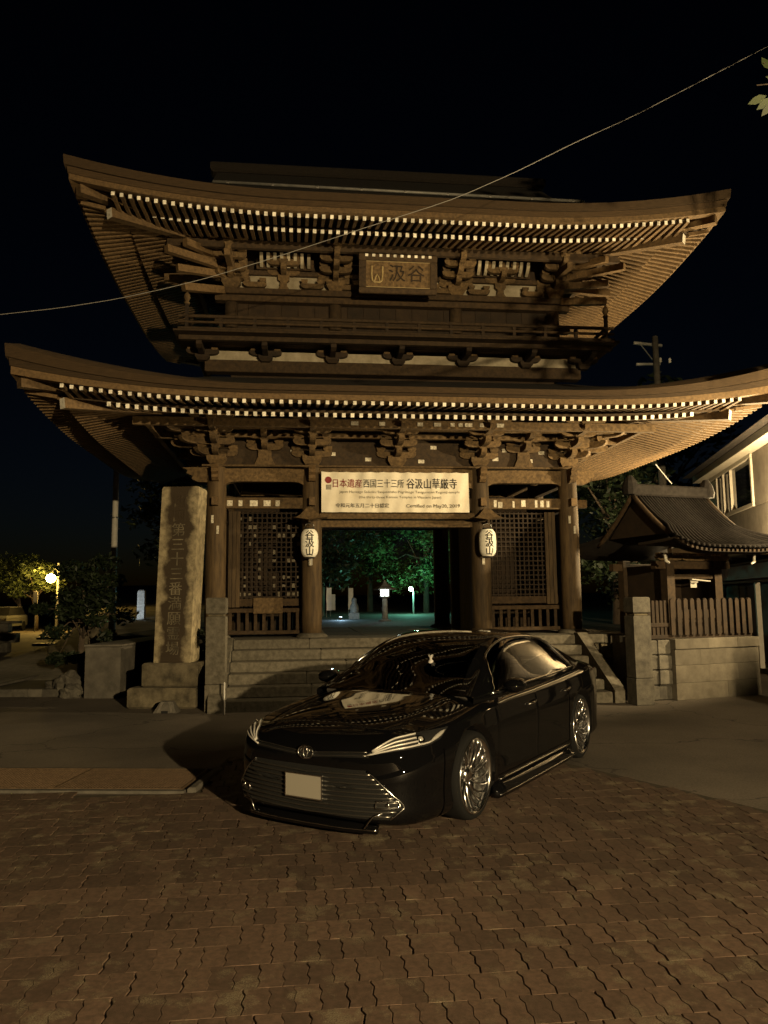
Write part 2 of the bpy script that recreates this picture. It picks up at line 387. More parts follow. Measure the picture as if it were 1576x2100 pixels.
while l < -5.6:
    s = -7.0 + (PW / 2 if row % 2 else 0)
    while s < 4.6:
        w = GW(s, l)
        inside = (w.y < 7.10 or (w.y < 8.60 and w.x > -1.68)) and w.x > -6.7 and w.x < min(5.0, 1.55 + (8.6 - w.y) * .64)
        if inside and w.y > -1.2:
            spots.append((s + rng.normal(0, .0022), l + rng.normal(0, .0016), .019 + rng.normal(0, .0005), w))
        s += PW
    l += PL; row += 1
def vis_key(sp):
    d = sp[3]
    if d.y < 3.0 or abs(d.x / d.y) > .52: return 99
    return d.y
spots.sort(key=vis_key)
rest = MB()
for i, (s, l, z, w) in enumerate(spots):
    if i < 300:
        o = link('paver', pv_var[rng.integers(len(pv_var))], paving, GW(s, l, z), TH + rng.normal(0, .006) + (math.pi if False else 0))
    else:
        mb = MB(); paver_shape(mb, 0, 0, 0, (rng.normal(0, .010), rng.normal(0, .0022)))
        c, sn = math.cos(TH), math.sin(TH); p = GW(s, l, z)
        rest.add([(p.x + x * c - y * sn, p.y + x * sn + y * c, p.z + q) for x, y, q in mb.v], mb.f)
ro = rest.build('pavers_beyond', 'paver', paving); ro['kind'] = 'stuff'
print('pavers', len(spots))

# ------------------------------------------------------------------ drain grating
gr = thing('drain_grate', 'long perforated rusty steel drain grate set in the road beside the paving', 'drain grate', (-1.85, 7.66, 0), R(-3.5))
mat('rust', (.085, .055, .032), .7, metal=.3, noise=20, col2=(.15, .10, .06))
pan = MB()
for i in range(24): pan.box(-1.19, 0, -.40 + i * .0345, -.393 + i * .0345, .006, .030)
for i in range(40): pan.box(-1.19 + i * .0302, -1.183 + i * .0302, -.405, .405, .010, .0285)
pan.box(-1.195, -1.185, -.41, .41, .004, .032); pan.box(-.006, .004, -.41, .41, .004, .032)
pan.box(-1.19, 0, .402, .414, .004, .032); pan.box(-1.19, 0, -.414, -.402, .004, .032)
pme = pan.mesh('grate_panel', ['rust'])
for i in range(5): link('grate_panel', pme, gr, (-1.2 * i, 0, 0))
MB().box(-6.1, .05, -.40, .40, -.02, .005).build('channel', 'dark_void', gr)
for y in (-.46, .46): MB().bbox(-6.1, .05, y - .035, y + .035, -.01, .026, .004).build('channel_edge', 'concrete', gr)
MB().bbox(.07, .15, -.45, .45, -.01, .045, .012).build('end_block', 'concrete', gr)

# ------------------------------------------------------------------ stone platform with its steps
plat = thing('stone_platform', 'granite platform with wide front steps that carries the temple gate', 'platform', GC, TH)
RISE, TREAD, L0, PZ = .172, .33, -2.35, 1.032
for k in range(6):
    z1 = RISE * (k + 1); lf = L0 + TREAD * k; lb = lf + TREAD + (.03 if k < 5 else .45)
    cuts = [-3.05, -1.55 + rng.normal(0, .25), .1 + rng.normal(0, .25), 1.6 + rng.normal(0, .25), 3.24]
    for a, b_ in zip(cuts[:-1], cuts[1:]):
        MB().bbox(a + .004, b_ - .004, lf + rng.normal(0, .004), lb, z1 - RISE + .002 if k else -.02, z1 + rng.normal(0, .002), .012).build('step_slab', 'granite', plat)
MB().box(-4.35, 4.35, -.42, 5.2, -.05, PZ - .02).build('core', 'stone_dark', plat)
MB().box(-3.02, 3.02, -2.25, -.42, -.05, .14).build('step_bed', 'stone_dark', plat)
# paving of the platform floor and the capstones at its rim
for s0, s1 in ((-4.42, -3.72), (-3.72, -3.08), (3.27, 3.80), (3.80, 4.42)):
    MB().bbox(s0 + .004, s1 - .004, -.72, -.26, PZ - .16, PZ, .012).build('cap_stone', 'granite', plat)
for i in range(7):
    for j in range(5):
        if j == 0 and (i in (0, 6)): continue
        a = -4.4 + 8.8 / 7 * i; c = -.25 + 5.4 / 5 * j
        MB().bbox(a + .004, a + 8.8 / 7 - .004, c + .004, c + 5.4 / 5 - .004, PZ - .05, PZ + rng.normal(0, .002), .006).build('floor_slab', 'granite', plat)
# rubble wall each side of the steps
for sg in (-1, 1):
    z = 0.0
    for rr in range(3):
        x = 3.30 if sg < 0 else 3.45; hh = (.30, .28, .29)[rr]
        while x < 4.4:
            w = min(.24 + rng.random() * .26, 4.42 - x)
            if w < .06: break
            mb = MB(); a, b_ = sorted((sg * (x + .006), sg * (x + w - .006)))
            q = .03
            mb.loft([[(a, -.62, z + .006), (b_, -.62, z + .006), (b_, -.62, z + hh - .006), (a, -.62, z + hh - .006)],
                     [(a + rng.random() * q, -.70 - rng.random() * .04, z + q * rng.random() + .01), (b_ - rng.random() * q, -.70 - rng.random() * .04, z + q * rng.random() + .01), (b_ - q * rng.random(), -.70 - rng.random() * .04, z + hh - q * rng.random()), (a + q * rng.random(), -.70 - rng.random() * .04, z + hh - q * rng.random())]])
            mb.build('wall_stone', 'granite_old', plat)
            x += w
        z += hh
    # sloping side curb of the steps
    a, b_ = sorted((sg * 3.06, sg * 3.30)) if sg < 0 else (3.25, 3.44)
    poly = [(-2.42, -.02), (-2.42, .20), (-2.36, .24), (-.80, PZ + .04), (-.62, PZ + .04), (-.62, PZ - .28), (-.9, PZ - .32), (-2.1, -.02)]
    MB().prism(poly, lambda p, q, t: (t, p, q), a, b_).build('side_curb', 'granite', plat)

# ================================================================== TEMPLE GATE
gate = thing('temple_gate', 'two-storey weathered wooden temple gate with deep upswept eaves and white rafter ends', 'temple gate', GC, TH)
SC = (-3.455, -1.65, 1.65, 3.455)
colm = MB().lathe([(.185, 0), (.192, .3), (.192, 2.2), (.180, 3.0), (.160, 3.22), (.150, 3.25)], 28).mesh('column', ['wood_col'], True)
basem = MB().lathe([(.30, 0), (.30, .03), (.245, .075), (.20, .085)], 28).mesh('column_base', ['granite'], True)
for l in (0, 2.1, 4.2):
    for s in SC:
        c = link('column', colm, gate, (s, l, PZ + .05))
        link('column_base', basem, c, (0, 0, -.055))
def gpart(mb, name, mats, parent=gate, smooth=False): return mb.build(name, mats, parent, smooth)
# tie beams and penetrating beams
def carved(mb, s0, s1, l, z0, z1, w):
    """rainbow beam: cambered underside with bevelled ends"""
    n = 14; poly = []
    for i in range(n + 1):
        t = i / n; e = min(t, 1 - t) * 2
        poly.append((s0 + (s1 - s0) * t, z0 + .035 * min(1, e * 3) ** .6 - .03 * (1 if e < .08 else 0)))
    for i in range(n + 1):
        t = 1 - i / n; poly.append((s0 + (s1 - s0) * t, z1 + .012 * math.sin(math.pi * t)))
    mb.prism(poly, lambda a, b_, t: (a, t, b_), l - w / 2, l + w / 2)
    return mb
for l in (0, 4.2):
    for a, b_ in ((-3.455, -1.65), (1.65, 3.455)):
        gpart(carved(MB(), a + .15, b_ - .15, l, 3.95, 4.23, .17), 'tie_beam', 'wood_brack')
        gpart(MB().bbox(a + .15, b_ - .15, l - .06, l + .06, 3.47, 3.68, .008), 'penetrating_beam', 'wood_brack')
    gpart(carved(MB(), -1.50, 1.50, l, 3.90, 4.25, .19), 'tie_beam', 'wood_brack')
    gpart(MB().bbox(-1.50, 1.50, l - .055, l + .055, 3.44, 3.68, .008), 'penetrating_beam', 'wood')
gpart(MB().bbox(-1.50, 1.50, .02 - .20, .30, 3.26, 3.38, .008), 'lintel', 'wood_brack')
gpart(MB().bbox(-1.50, 1.50, .02 - .10, .20, 3.11, 3.24, .008), 'lintel', 'wood_brack')
for s in SC:
    for l0, l1 in ((0, 2.1), (2.1, 4.2)):
        gpart(MB().bbox(s - .06, s + .06, l0 + .16, l1 - .16, 3.47, 3.68, .008), 'penetrating_beam', 'wood')
        gpart(MB().bbox(s - .08, s + .08, l0 + .16, l1 - .16, 3.98, 4.22, .008), 'tie_beam', 'wood')
    # beam noses on the front of each column
    gpart(MB().bbox(s - .055, s + .055, -.36, -.12, 3.50, 3.66, .006), 'beam_nose', ['wood_raft'])
    nose = [(-.10, 3.97), (-.30, 3.97), (-.38, 4.02), (-.36, 4.08), (-.44, 4.12), (-.42, 4.18), (-.50, 4.24), (-.10, 4.26)]
    gpart(MB().prism(nose, lambda a, b_, t: (t, a, b_), s - .062, s + .062), 'carved_nose', 'wood_raft')
for sg in (-1, 1):
    nose = [(.10, 3.97), (.34, 3.97), (.46, 4.03), (.44, 4.09), (.56, 4.14), (.54, 4.2), (.64, 4.25), (.10, 4.26)]
    gpart(MB().prism(nose, lambda a, b_, t: (sg * (3.455 + a), t, b_), -.065, .065), 'carved_nose', 'wood_brack')
    gpart(MB().bbox(*sorted((sg * 3.60, sg * 3.83)), -.055, .055, 3.50, 3.66, .006), 'beam_nose', 'wood_brack')
# plate over the columns and the wall behind the brackets
for l in (0, 4.2):
    gpart(MB().bbox(-3.72, 3.72, l - .16, l + .16, 4.262, 4.30, .006), 'wall_plate', 'wood_brack')
    gpart(MB().box(-3.40, 3.40, l + .02, l + .07, 4.302, 5.35), 'infill_board', 'wood')
for sg in (-1, 1):
    gpart(MB().bbox(sg * 3.455 - .16, sg * 3.455 + .16, .162, 4.038, 4.262, 4.30, .006), 'wall_plate', 'wood_brack')
    gpart(MB().box(*sorted((sg * 3.40, sg * 3.45)), .08, 4.2, 4.302, 5.35), 'infill_board', 'wood')

# ------------------------------------------------------------------ bracket sets
blk_small = MB().block(0, 0, 0, .17, .17, .10).mesh('bearing_block', ['wood_brack'])
blk_big = MB().block(0, 0, 0, .36, .34, .20).mesh('bearing_block', ['wood_brack'])
def bracket(s, l, z0, steps, dl, dz, arm=.78, dirs=((0, -1),), big=True, parent=gate):
    """stepped bracket set; dirs are outward directions in the gate's plane"""
    mb = MB(); W = .105; blocks = []
    zb = z0
    if big: blocks.append((blk_big, 0, 0, 0)); zb = .17
    else: zb = 0
    for dx, dy in dirs:
        diag = abs(dx) > .5 and abs(dy) > .5
        px, py = -dy, dx
        if not diag:
            mb.arm((-px * arm / 2, -py * arm / 2, zb), (px * arm / 2, py * arm / 2, zb), W, .125)
            for t in (-arm / 2 + .085, arm / 2 - .085): blocks.append((blk_small, px * t, py * t, zb + .115))
        for k in range(1, steps + 1):
            zk = zb + dz * (k - 1) ; o = dl * k
            # arm reaching outward with a stepped, curved nose
            L = o + .14
            poly = [(-.2, 0), (L - .16, 0), (L - .06, .02), (L - .02, .05), (L, .075), (L, .125), (-.2, .125)]
            mb.prism(poly, lambda a, b_, t: (dx * a + px * t, dy * a + py * t, zk + b_ + .002 * k), -W / 2, W / 2)
            blocks.append((blk_small, dx * o, dy * o, zk + .118))
            if not diag:
                a2 = arm * (.92 if k < steps else 1.05)
                c = (dx * o, dy * o, zk + dz)
                mb.arm((c[0] - px * a2 / 2, c[1] - py * a2 / 2, c[2]), (c[0] + px * a2 / 2, c[1] + py * a2 / 2, c[2]), W * .95, .12)
                for t in (-a2 / 2 + .085, 0, a2 / 2 - .085): blocks.append((blk_small, c[0] + px * t, c[1] + py * t, c[2] + .112))
    o = mb.build('bracket', 'wood_brack', parent, loc=(s, l, z0))
    for me, x, y, z in blocks: link('bearing_block', me, o, (x, y, z))
    return o
for i, s in enumerate(SC):
    d = [(0, -1)]
    if i in (0, 3):
        sg = -1 if i == 0 else 1
        d += [(sg, 0), (sg * .7071, -.7071)]
    bracket(s, 0, 4.30, 3, .36, .165, dirs=d)
bracket(0, 0, 4.30, 3, .36, .165)
for s in (-2.55, 2.55):
    gpart(MB().prism([(-.20, 0), (.20, 0), (.13, .16), (.12, .30), (-.12, .30), (-.13, .16)], lambda a, b_, t: (s + a, t, 4.302 + b_), -.09, .02), 'frog_leg_strut', 'wood_brack')
    bracket(s, -.02, 4.60, 2, .30, .165, arm=.7, big=False)
for sg in (-1, 1):
    for l in (2.1, 4.2): bracket(sg * 3.455, l, 4.30, 3, .36, .165, dirs=((sg, 0),))
# stepped wall purlins and the outer purlin that the rafters rest on
for k, (o, z) in enumerate(((.36, 4.76), (.72, 4.84), (1.10, 4.80))):
    h = (.09, .09, .15)[k]; e = 3.455 + o + .25
    gpart(MB().bbox(-e, e, -o - .05, -o + .05, z + .02, z + .02 + h, .006), 'purlin', 'wood_brack')
    for sg in (-1, 1):
        gpart(MB().bbox(sg * (3.455 + o) - .05, sg * (3.455 + o) + .05, -o + .06, 4.2 + o + .2, z + .018, z + .018 + h, .006), 'purlin', 'wood_brack')

# ------------------------------------------------------------------ eaves: rafters, edge layers, roof skirts
def liftf(d, reach, amount, power):  # upturn as a function of the distance from the corner
    t = max(0.0, (reach - d) / reach); return amount * t ** power
def eave(half, depth_c, half_d, zc, rows, pitch, lift, lift_top, ztop, thick_mats, body, name):
    """half: half width of the front edge; rows: (l_end from body, z_end, l_start, z_start, w, h); body = (half_s, l_front)"""
    hs, lf = body; counts = 0
    ov = half - hs
    for ri, (o_end, z_end, o_start, z_start, w, h, gap) in enumerate(rows):
        span = hs + o_end - gap
        n = int(span / pitch); side_mb = MB()
        for i in range(-n, n + 1):
            s = i * pitch
            d = half - abs(s); up = liftf(d, *lift)
            st = max(-abs(o_start) if False else o_start, (abs(s) - hs) + .03) if abs(s) > hs else o_start
            if st > o_end - .15: continue
            f_ = (st - o_start) / (o_end - o_start)
            z0 = z_start + (z_end - z_start) * f_
            mb = MB(); mb.beam((0, -(st), z0 + up * .5 * f_ - z_end), (0, -o_end, up), w, h, end_mi=1)
            o = mb.build('rafter', ['wood_raft', 'white_end'], gate, loc=(s, lf, z_end)); counts += 1
        # the flanks: same rafters running sideways
        nd = int((half_d - gap * .8) / pitch)
        for sg in (-1, 1):
            for i in range(-nd, nd + 1):
                l = depth_c + i * pitch; d = half_d - abs(i * pitch); up = liftf(d, *lift)
                inner = half_d - ov                      # where the body ends
                ex_ = abs(i * pitch) - inner
                st = max(o_start, ex_ + .03)
                if st > o_end - .15: continue
                f_ = (st - o_start) / (o_end - o_start); z0 = z_start + (z_end - z_start) * f_
                side_mb.beam((sg * (hs + st), l, z0 + up * .5 * f_), (sg * (hs + o_end), l, z_end + up), w, h, end_mi=1)
        so = side_mb.build('flank_rafters', ['wood_raft', 'white_end'], gate); so['kind'] = 'stuff'
    return counts
N1 = eave(6.30, 2.1, 4.95, 0, [(2.25, 4.775, -.05, 5.34, .060, .070, .72), (2.78, 4.85, 1.85, 5.02, .056, .060, .60)], .1455, (3.9, .31, 2.2), None, 0, None, (3.455, 0.0), 'lower')
N2 = eave(5.62, 2.1, 4.75, 0, [(1.66, 8.14, .0, 8.60, .060, .072, .45), (2.30, 8.08, 1.40, 8.33, .056, .066, .58)], .1365, (3.7, .36, 2.0), None, 0, None, (3.22, -.25), 'upper')
print('front rafters', N1 + N2)

def edge_pts(half, depth_c, half_d, o_in, zbase, lift, n=40):
    """points of a curved eave line on the front and both flanks, as three lists"""
    hs, hd = half - o_in, half_d - o_in
    fr = []
    for i in range(-n, n + 1):
        s = hs * i / n; fr.append((s, depth_c - hd, zbase + liftf(hs - abs(s), *lift)))
    fl = []
    for sg in (-1, 1):
        q = []
        for i in range(-n, n + 1):
            l = hd * i / n; q.append((sg * hs, depth_c + l, zbase + liftf(hd - abs(l), *lift)))
        fl.append(q)
    bk = [(s, depth_c + hd, z) for s, _, z in fr]
    return fr, fl, bk
def strip(mb, half, depth_c, half_d, prof, n=40):
    """sweep a profile [(inset, z, lift)] round the eave"""
    lines = [edge_pts(half, depth_c, half_d, o, z, lf, n) for o, z, lf in prof]
    for k in range(len(prof) - 1):
        for a, b_ in ((lines[k][0], lines[k + 1][0]), (lines[k][1][0], lines[k + 1][1][0]), (lines[k][1][1], lines[k + 1][1][1]), (lines[k][2], lines[k + 1][2])):
            mb.grid([a, b_])
    return mb
def eave_edges(half, dc, hd, z_raft, z_top, lift, lift_top):
    # kayaoi board, stepped bark layers, roof lip
    r, a, p = lift; R2 = lambda t: (r, a + (lift_top[1] - a) * t, p)
    zb = z_raft + .045; H = z_top - zb
    gpart(strip(MB(), half, dc, hd, [(.20, zb - .02, lift), (.03, zb, lift), (.03, zb + .085, R2(.15)), (.20, zb + .085, R2(.15))]), 'eave_board', 'wood_raft')
    gpart(strip(MB(), half, dc, hd, [(.10, zb + .088, R2(.16)), (.015, zb + .088, R2(.16)), (.0, zb + H * .55, R2(.5)), (.05, zb + H * .56, R2(.5))]), 'bark_layer', 'bark_edge')
    gpart(strip(MB(), half, dc, hd, [(.05, zb + H * .57, R2(.52)), (-.035, zb + H * .57, R2(.52)), (-.05, zb + H * .97, R2(.95)), (.02, z_top, lift_top), (.12, z_top + .03, lift_top)]), 'bark_layer', 'bark_edge')
eave_edges(6.30, 2.1, 4.95, 4.84, 5.11, (3.9, .31, 2.2), (4.0, .56, 1.8))
eave_edges(5.62, 2.1, 4.75, 8.08, 8.44, (3.7, .36, 2.0), (3.0, .44, 2.2))
# secondary edge over the lower rafter ends (the flying rafters sit on it)
gpart(strip(MB(), 6.30, 2.1, 4.95, [(.80, 4.825, (3.4, .18, 2.0)), (.625, 4.815, (3.4, .18, 2.0)), (.625, 4.862, (3.4, .18, 2.0)), (.80, 4.875, (3.4, .18, 2.0))]), 'eave_batten', 'wood')
gpart(strip(MB(), 5.62, 2.1, 4.75, [(.92, 8.19, (2.9, .2, 2.0)), (.80, 8.185, (2.9, .2, 2.0)), (.80, 8.235, (2.9, .2, 2.0)), (.92, 8.245, (2.9, .2, 2.0))]), 'eave_batten', 'wood')
# boards over the rafters
def soffit(half, dc, hd, rows): return strip(MB(), half, dc, hd, rows, 40)
gpart(soffit(6.30, 2.1, 4.95, [(.05, 4.885, (3.9, .31, 2.2)), (.85, 5.05, (3.3, .18, 2.0)), (.86, 5.08, (3.3, .18, 2.0)), (2.84, 5.42, (2.0, .02, 2.0))]), 'eave_soffit', 'wood')
gpart(soffit(5.62, 2.1, 4.75, [(.05, 8.125, (3.7, .36, 2.0)), (.95, 8.37, (3.0, .18, 2.0)), (.96, 8.41, (3.0, .18, 2.0)), (2.38, 8.66, (2.0, .02, 2.0))]), 'eave_soffit', 'wood')
# roof surfaces
def roof_skirt(half, dc, hd, z_top, lift_top, in_half, in_hd, z_in, n=40, m=10, conc=1.22):
    mb = MB()
    fr, fl, bk = edge_pts(half, dc, hd, .1, z_top + .025, lift_top, n)
    def sheet(line, kind, sg=1):
        rows = []
        for k in range(m + 1):
            v = k / m; row = []
            for i, (x, y, z) in enumerate(line):
                t = -1 + 2 * i / (len(line) - 1)
                if kind == 'f': q = (in_half * t, dc - in_hd * sg, z_in)
                else: q = (in_half * sg, dc + in_hd * t, z_in)
                zz = z_top + (z_in - z_top) * v ** conc + (z - z_top) * (1 - v) ** 1.8
                row.append((x + (q[0] - x) * v, y + (q[1] - y) * v, zz))
            rows.append(row)
        mb.grid(rows)
    sheet(fr, 'f', 1); sheet(bk, 'f', -1); sheet(fl[0], 's', -1); sheet(fl[1], 's', 1)
    return mb
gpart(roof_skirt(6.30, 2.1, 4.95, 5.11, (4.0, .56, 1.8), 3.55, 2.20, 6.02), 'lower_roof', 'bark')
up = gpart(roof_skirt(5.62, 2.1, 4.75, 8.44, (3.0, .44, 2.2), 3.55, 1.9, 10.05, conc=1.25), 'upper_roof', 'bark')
ridge = MB(); P = []
for k in range(9):
    v = k / 8; P.append([(s, .2 + 1.9 * v, 10.05 + 1.42 * v ** 1.1) for s in (-3.75, -2, 0, 2, 3.75)])
ridge.grid(P); ridge.grid([[(x, 4.2 - y, z) for x, y, z in r_] for r_ in P])
for sg in (-1, 1): ridge.add([(sg * 3.45, .2, 10.0), (sg * 3.45, 4.0, 10.0), (sg * 3.45, 2.1, 11.42)], [(0, 1, 2)])
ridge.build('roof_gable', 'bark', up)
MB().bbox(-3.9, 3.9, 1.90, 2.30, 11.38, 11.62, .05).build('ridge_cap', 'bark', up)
# hip rafters with pale end blocks
for nm, hs, lf, pts, hh in (('l', 3.455, 0.0, ((0.0, 5.30), (2.22, 4.90), (2.72, 5.02)), .17), ('u', 3.22, -.25, ((0.0, 8.55), (1.85, 8.20), (2.25, 8.32)), .16)):
    for sg in (-1, 1):
        a = (sg * hs, lf, pts[0][1]); b_ = (sg * (hs + pts[1][0]), lf - pts[1][0], pts[1][1]); c = (sg * (hs + pts[2][0]), lf - pts[2][0], pts[2][1])
        gpart(MB().beam(a, b_, .15, hh, end_mi=1), 'hip_rafter', ['wood_raft', 'white_end'])
        m_ = [(p + q) * .5 for p, q in zip(a, b_)]
        gpart(MB().beam((m_[0], m_[1], m_[2] + .17), (c[0], c[1], c[2] + .06), .14, .14), 'hip_rafter', ['wood_raft'])

# ------------------------------------------------------------------ upper storey
def board_wall(s0, s1, l, z0, z1, name, m_, n, parent=gate, t=.03):
    for i in range(n):
        a = s0 + (s1 - s0) * i / n; b_ = s0 + (s1 - s0) * (i + 1) / n
        MB().bbox(a + .003, b_ - .003, l - t + rng.normal(0, .003), l, z0, z1, .004).build(name, m_, parent)
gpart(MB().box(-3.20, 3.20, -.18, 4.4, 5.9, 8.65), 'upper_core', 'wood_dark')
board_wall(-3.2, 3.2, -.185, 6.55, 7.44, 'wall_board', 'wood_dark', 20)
for s in (-3.2, -1.2, 1.2, 3.2): gpart(MB().cyl((s, -.22, 6.5), (s, -.22, 7.70), .13, .125, 18), 'upper_column', 'wood', smooth=True)
for z0, z1, l in ((7.00, 7.10, -.37), (7.44, 7.56, -.38), (7.575, 7.69, -.42)):
    gpart(MB().bbox(-3.5, 3.5, l, -.20, z0, z1, .008), 'upper_tie_beam', 'wood')
# pale plaster between the upper brackets
for a, b_ in ((-3.1, -1.3), (-1.1, 1.1), (1.3, 3.1)): gpart(MB().box(a, b_, -.262, -.19, 7.692, 7.99), 'plaster_panel', 'plaster')
for a, b_ in ((-3.1, -1.3), (-1.1, 1.1), (1.3, 3.1)): gpart(MB().bbox(a, b_, -.34, -.2, 7.992, 8.08, .006), 'upper_tie_beam', 'wood')
for i, s in enumerate((-3.2, -1.2, 1.2, 3.2)):
    d = [(0, -1)]
    if i in (0, 3):
        sg = -1 if i == 0 else 1; d += [(sg, 0), (sg * .7071, -.7071)]
    bracket(s, -.28, 7.69, 3, .24, .125, arm=.68, dirs=d)
for s in (-2.2, 2.1):
    bracket(s, -.30, 7.985, 1, .24, .11, arm=.62, big=False)
    gpart(MB().prism([(-.12, 0), (.12, 0), (.07, .07), (.06, .16), (.11, .2), (.11, .29), (-.11, .29), (-.11, .2), (-.06, .16), (-.07, .07)], lambda a, b_, t: (s + a, t, 7.694 + b_), -.36, -.265), 'strut', 'wood_brack')
# curved pale ribs of the coved soffit
for c0, c1 in ((-2.62, -1.72), (1.62, 2.60)):
    for i in range(8):
        s = c0 + (c1 - c0) * i / 7
        gpart(MB().prism([(-.42, 8.12), (-.50, 8.16), (-.58, 8.23), (-.62, 8.30), (-.66, 8.30), (-.62, 8.21), (-.54, 8.13), (-.46, 8.09)], lambda a, b_, t: (t, a, b_), s - .030, s + .030), 'cove_rib', 'plaster')
    gpart(MB().box(c0 - .1, c1 + .1, -.40, -.36, 8.085, 8.30), 'cove_board', 'wood')
for s in (-.95, .95, -1.65, 1.65, -2.75, 2.75):
    o = MB().arm((s - .22, -.36, 7.72), (s + .22, -.36, 7.72), .09, .10, .1).build('bracket_arm', 'wood_brack', gate)
    for t in (-.15, .15): link('bearing_block', blk_small, o, (s + t, -.36, 7.815)).scale = (.75, .75, .8)
gpart(MB().bbox(-4.3, 4.3, -.25 - .80, -.25 - .70, 8.19, 8.34, .006), 'purlin', 'wood')
for sg in (-1, 1): gpart(MB().bbox(sg * 3.97 - .05, sg * 3.97 + .05, -.94, 5.0, 8.188, 8.338, .006), 'purlin', 'wood')
# tail rafters shooting out at the corners
for sg in (-1, 1):
    for dz, da, L in ((0, 0, 1.5), (.16, .05, 1.25), (-.14, -.08, 1.1)):
        ang = R(45) + da * 3
        gpart(MB().beam((sg * 3.2, -.28, 8.10 + dz), (sg * (3.2 + L * math.cos(ang)), -.28 - L * math.sin(ang), 7.98 + dz), .11, .13), 'tail_rafter', 'wood_raft')
    gpart(MB().beam((sg * 3.2, -.05, 8.06), (sg * 4.5, -.05, 7.98), .11, .13), 'tail_rafter', 'wood_raft')
    gpart(MB().beam((sg * 3.2, -.28, 8.08), (sg * 3.2, -1.30, 7.99), .10, .12), 'tail_rafter', 'wood_raft')
    gpart(MB().beam((sg * 3.35, -.4, 7.62), (sg * 4.0, -1.0, 7.42), .12, .14), 'carved_nose', 'wood_raft')
# balcony
gpart(MB().bbox(-3.66, 3.66, -.44, -.2, 6.02, 6.25, .01), 'waist_beam', 'wood')
gpart(MB().box(-3.62, 3.62, -.405, -.2, 6.252, 6.43), 'plaster_panel', 'plaster')
KS = (-3.70, -2.53, -1.27, 0, 1.27, 2.53, 3.70)
for s in KS:
    mb = MB()
    mb.block(0, -.02, -.04, .26, .22, .12); mb.arm((-.30, -.02, .075), (.30, -.02, .075), .1, .10, .12)
    mb.prism([(0, .05), (-.52, .05), (-.62, .09), (-.64, .15), (0, .15)], lambda a, b_, t: (t, a, b_), -.05, .05)
    o = mb.build('balcony_bracket', 'wood_dark', gate, loc=(s, -.44, 6.25))
    for t in (-.22, .22): link('bearing_block', blk_small, o, (t, -.02, .15)).scale = (.7, .7, .6)
gpart(MB().bbox(-4.05, 4.05, -1.10, -.98, 6.405, 6.49, .006), 'balcony_beam', 'wood')
for i in range(9):
    a = -1.30 + .12 * i
    gpart(MB().bbox(-4.12, 4.12, a + .003, a + .117, 6.495, 6.53, .004), 'balcony_plank', 'wood')
rails = ((6.80, .055), (6.69, .04), (6.575, .05))
for z, h in rails: gpart(MB().bbox(-4.05, 4.05, -1.225, -1.165, z - h / 2, z + h / 2, .01), 'rail', 'wood')
for i in range(14):
    s = -3.9 + 7.8 * i / 13
    gpart(MB().bbox(s - .03, s + .03, -1.222, -1.168, 6.53, 6.772 if i not in (0, 13) else 7.02, .006), 'baluster', 'wood_dark')
for sg in (-1, 1):
    gpart(MB().lathe([(.05, 0), (.055, .02), (.03, .05), (.06, .11), (.05, .17), (.01, .23)], 14, (sg * 3.9, -1.195, 7.02)), 'finial', 'wood_brack', smooth=True)
    for z, h in rails: gpart(MB().bbox(*sorted((sg * 3.87, sg * 3.93)), -1.16, 4.6, z - h / 2 - .002, z + h / 2 - .002, .01), 'rail', 'wood_dark')
# drencher pipe along the upper roof edge with its clips
pipe = gpart(MB().cyl((-3.35, -2.34, 8.72), (3.10, -2.34, 8.69), .026, n=10), 'roof_pipe', 'steel_pole', smooth=True)
for i in range(9):
    s = -3.1 + 6.0 * i / 8
    MB().lathe([(.036, -.02), (.036, .02)], 10).build('pipe_clip', 'steel', pipe, loc=(s, -2.34, 8.719 - .0047 * (s + 3.35))).rotation_euler = (0, R(90), 0)

# ------------------------------------------------------------------ guardian bays: lattice fronts, boards, low pickets
for sg in (-1, 1):
    a, b_ = sorted((sg * 1.86, sg * 3.25))
    lat = MB()
    n = 15
    for i in range(n + 1):
        s = a + (b_ - a) * i / n; lat.box(s - .014, s + .014, .26, .295, 1.75, 3.44)
    for i in range(18):
        z = 1.80 + i * .095; lat.box(a, b_, .248, .275, z - .012, z + .012)
    lo = lat.build('lattice', 'wood_dark', gate); lo['kind'] = 'stuff'
    gpart(MB().bbox(a - .02, b_ + .02, .22, .33, 1.62, 1.76, .006), 'sill_beam', 'wood')
    for i in range(9):
        s = a + .06 + (b_ - a - .12) * i / 8; gpart(MB().bbox(s - .03, s + .03, .20, .25, 1.16, 1.50, .006), 'picket', 'wood')
    gpart(MB().bbox(a - .02, b_ + .02, .18, .26, 1.50, 1.58, .006), 'sill_beam', 'wood'); gpart(MB().bbox(a - .02, b_ + .02, .18, .27, 1.09, 1.16, .006), 'sill_beam', 'wood')
    # plank jambs beside the outer columns, peeling and pale
    for i in range(3):
        s = sg * (3.20 - .075 * i); gpart(MB().bbox(s - .034, s + .034, .17, .21 + .01 * i, 1.6, 3.44, .006), 'jamb_plank', 'wood_col')
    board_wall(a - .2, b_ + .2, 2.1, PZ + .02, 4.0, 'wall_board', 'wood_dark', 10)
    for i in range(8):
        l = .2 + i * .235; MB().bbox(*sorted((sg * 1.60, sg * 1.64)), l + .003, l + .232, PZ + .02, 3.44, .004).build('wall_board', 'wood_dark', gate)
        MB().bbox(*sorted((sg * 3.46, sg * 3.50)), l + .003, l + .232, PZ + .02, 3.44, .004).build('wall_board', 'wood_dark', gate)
        MB().bbox(*sorted((sg * 3.46, sg * 3.50)), l + 2.083, l + 2.312, PZ + .02, 3.44, .004).build('wall_board', 'wood_dark', gate)  # boards added along the back bays to block the wall lamp's light
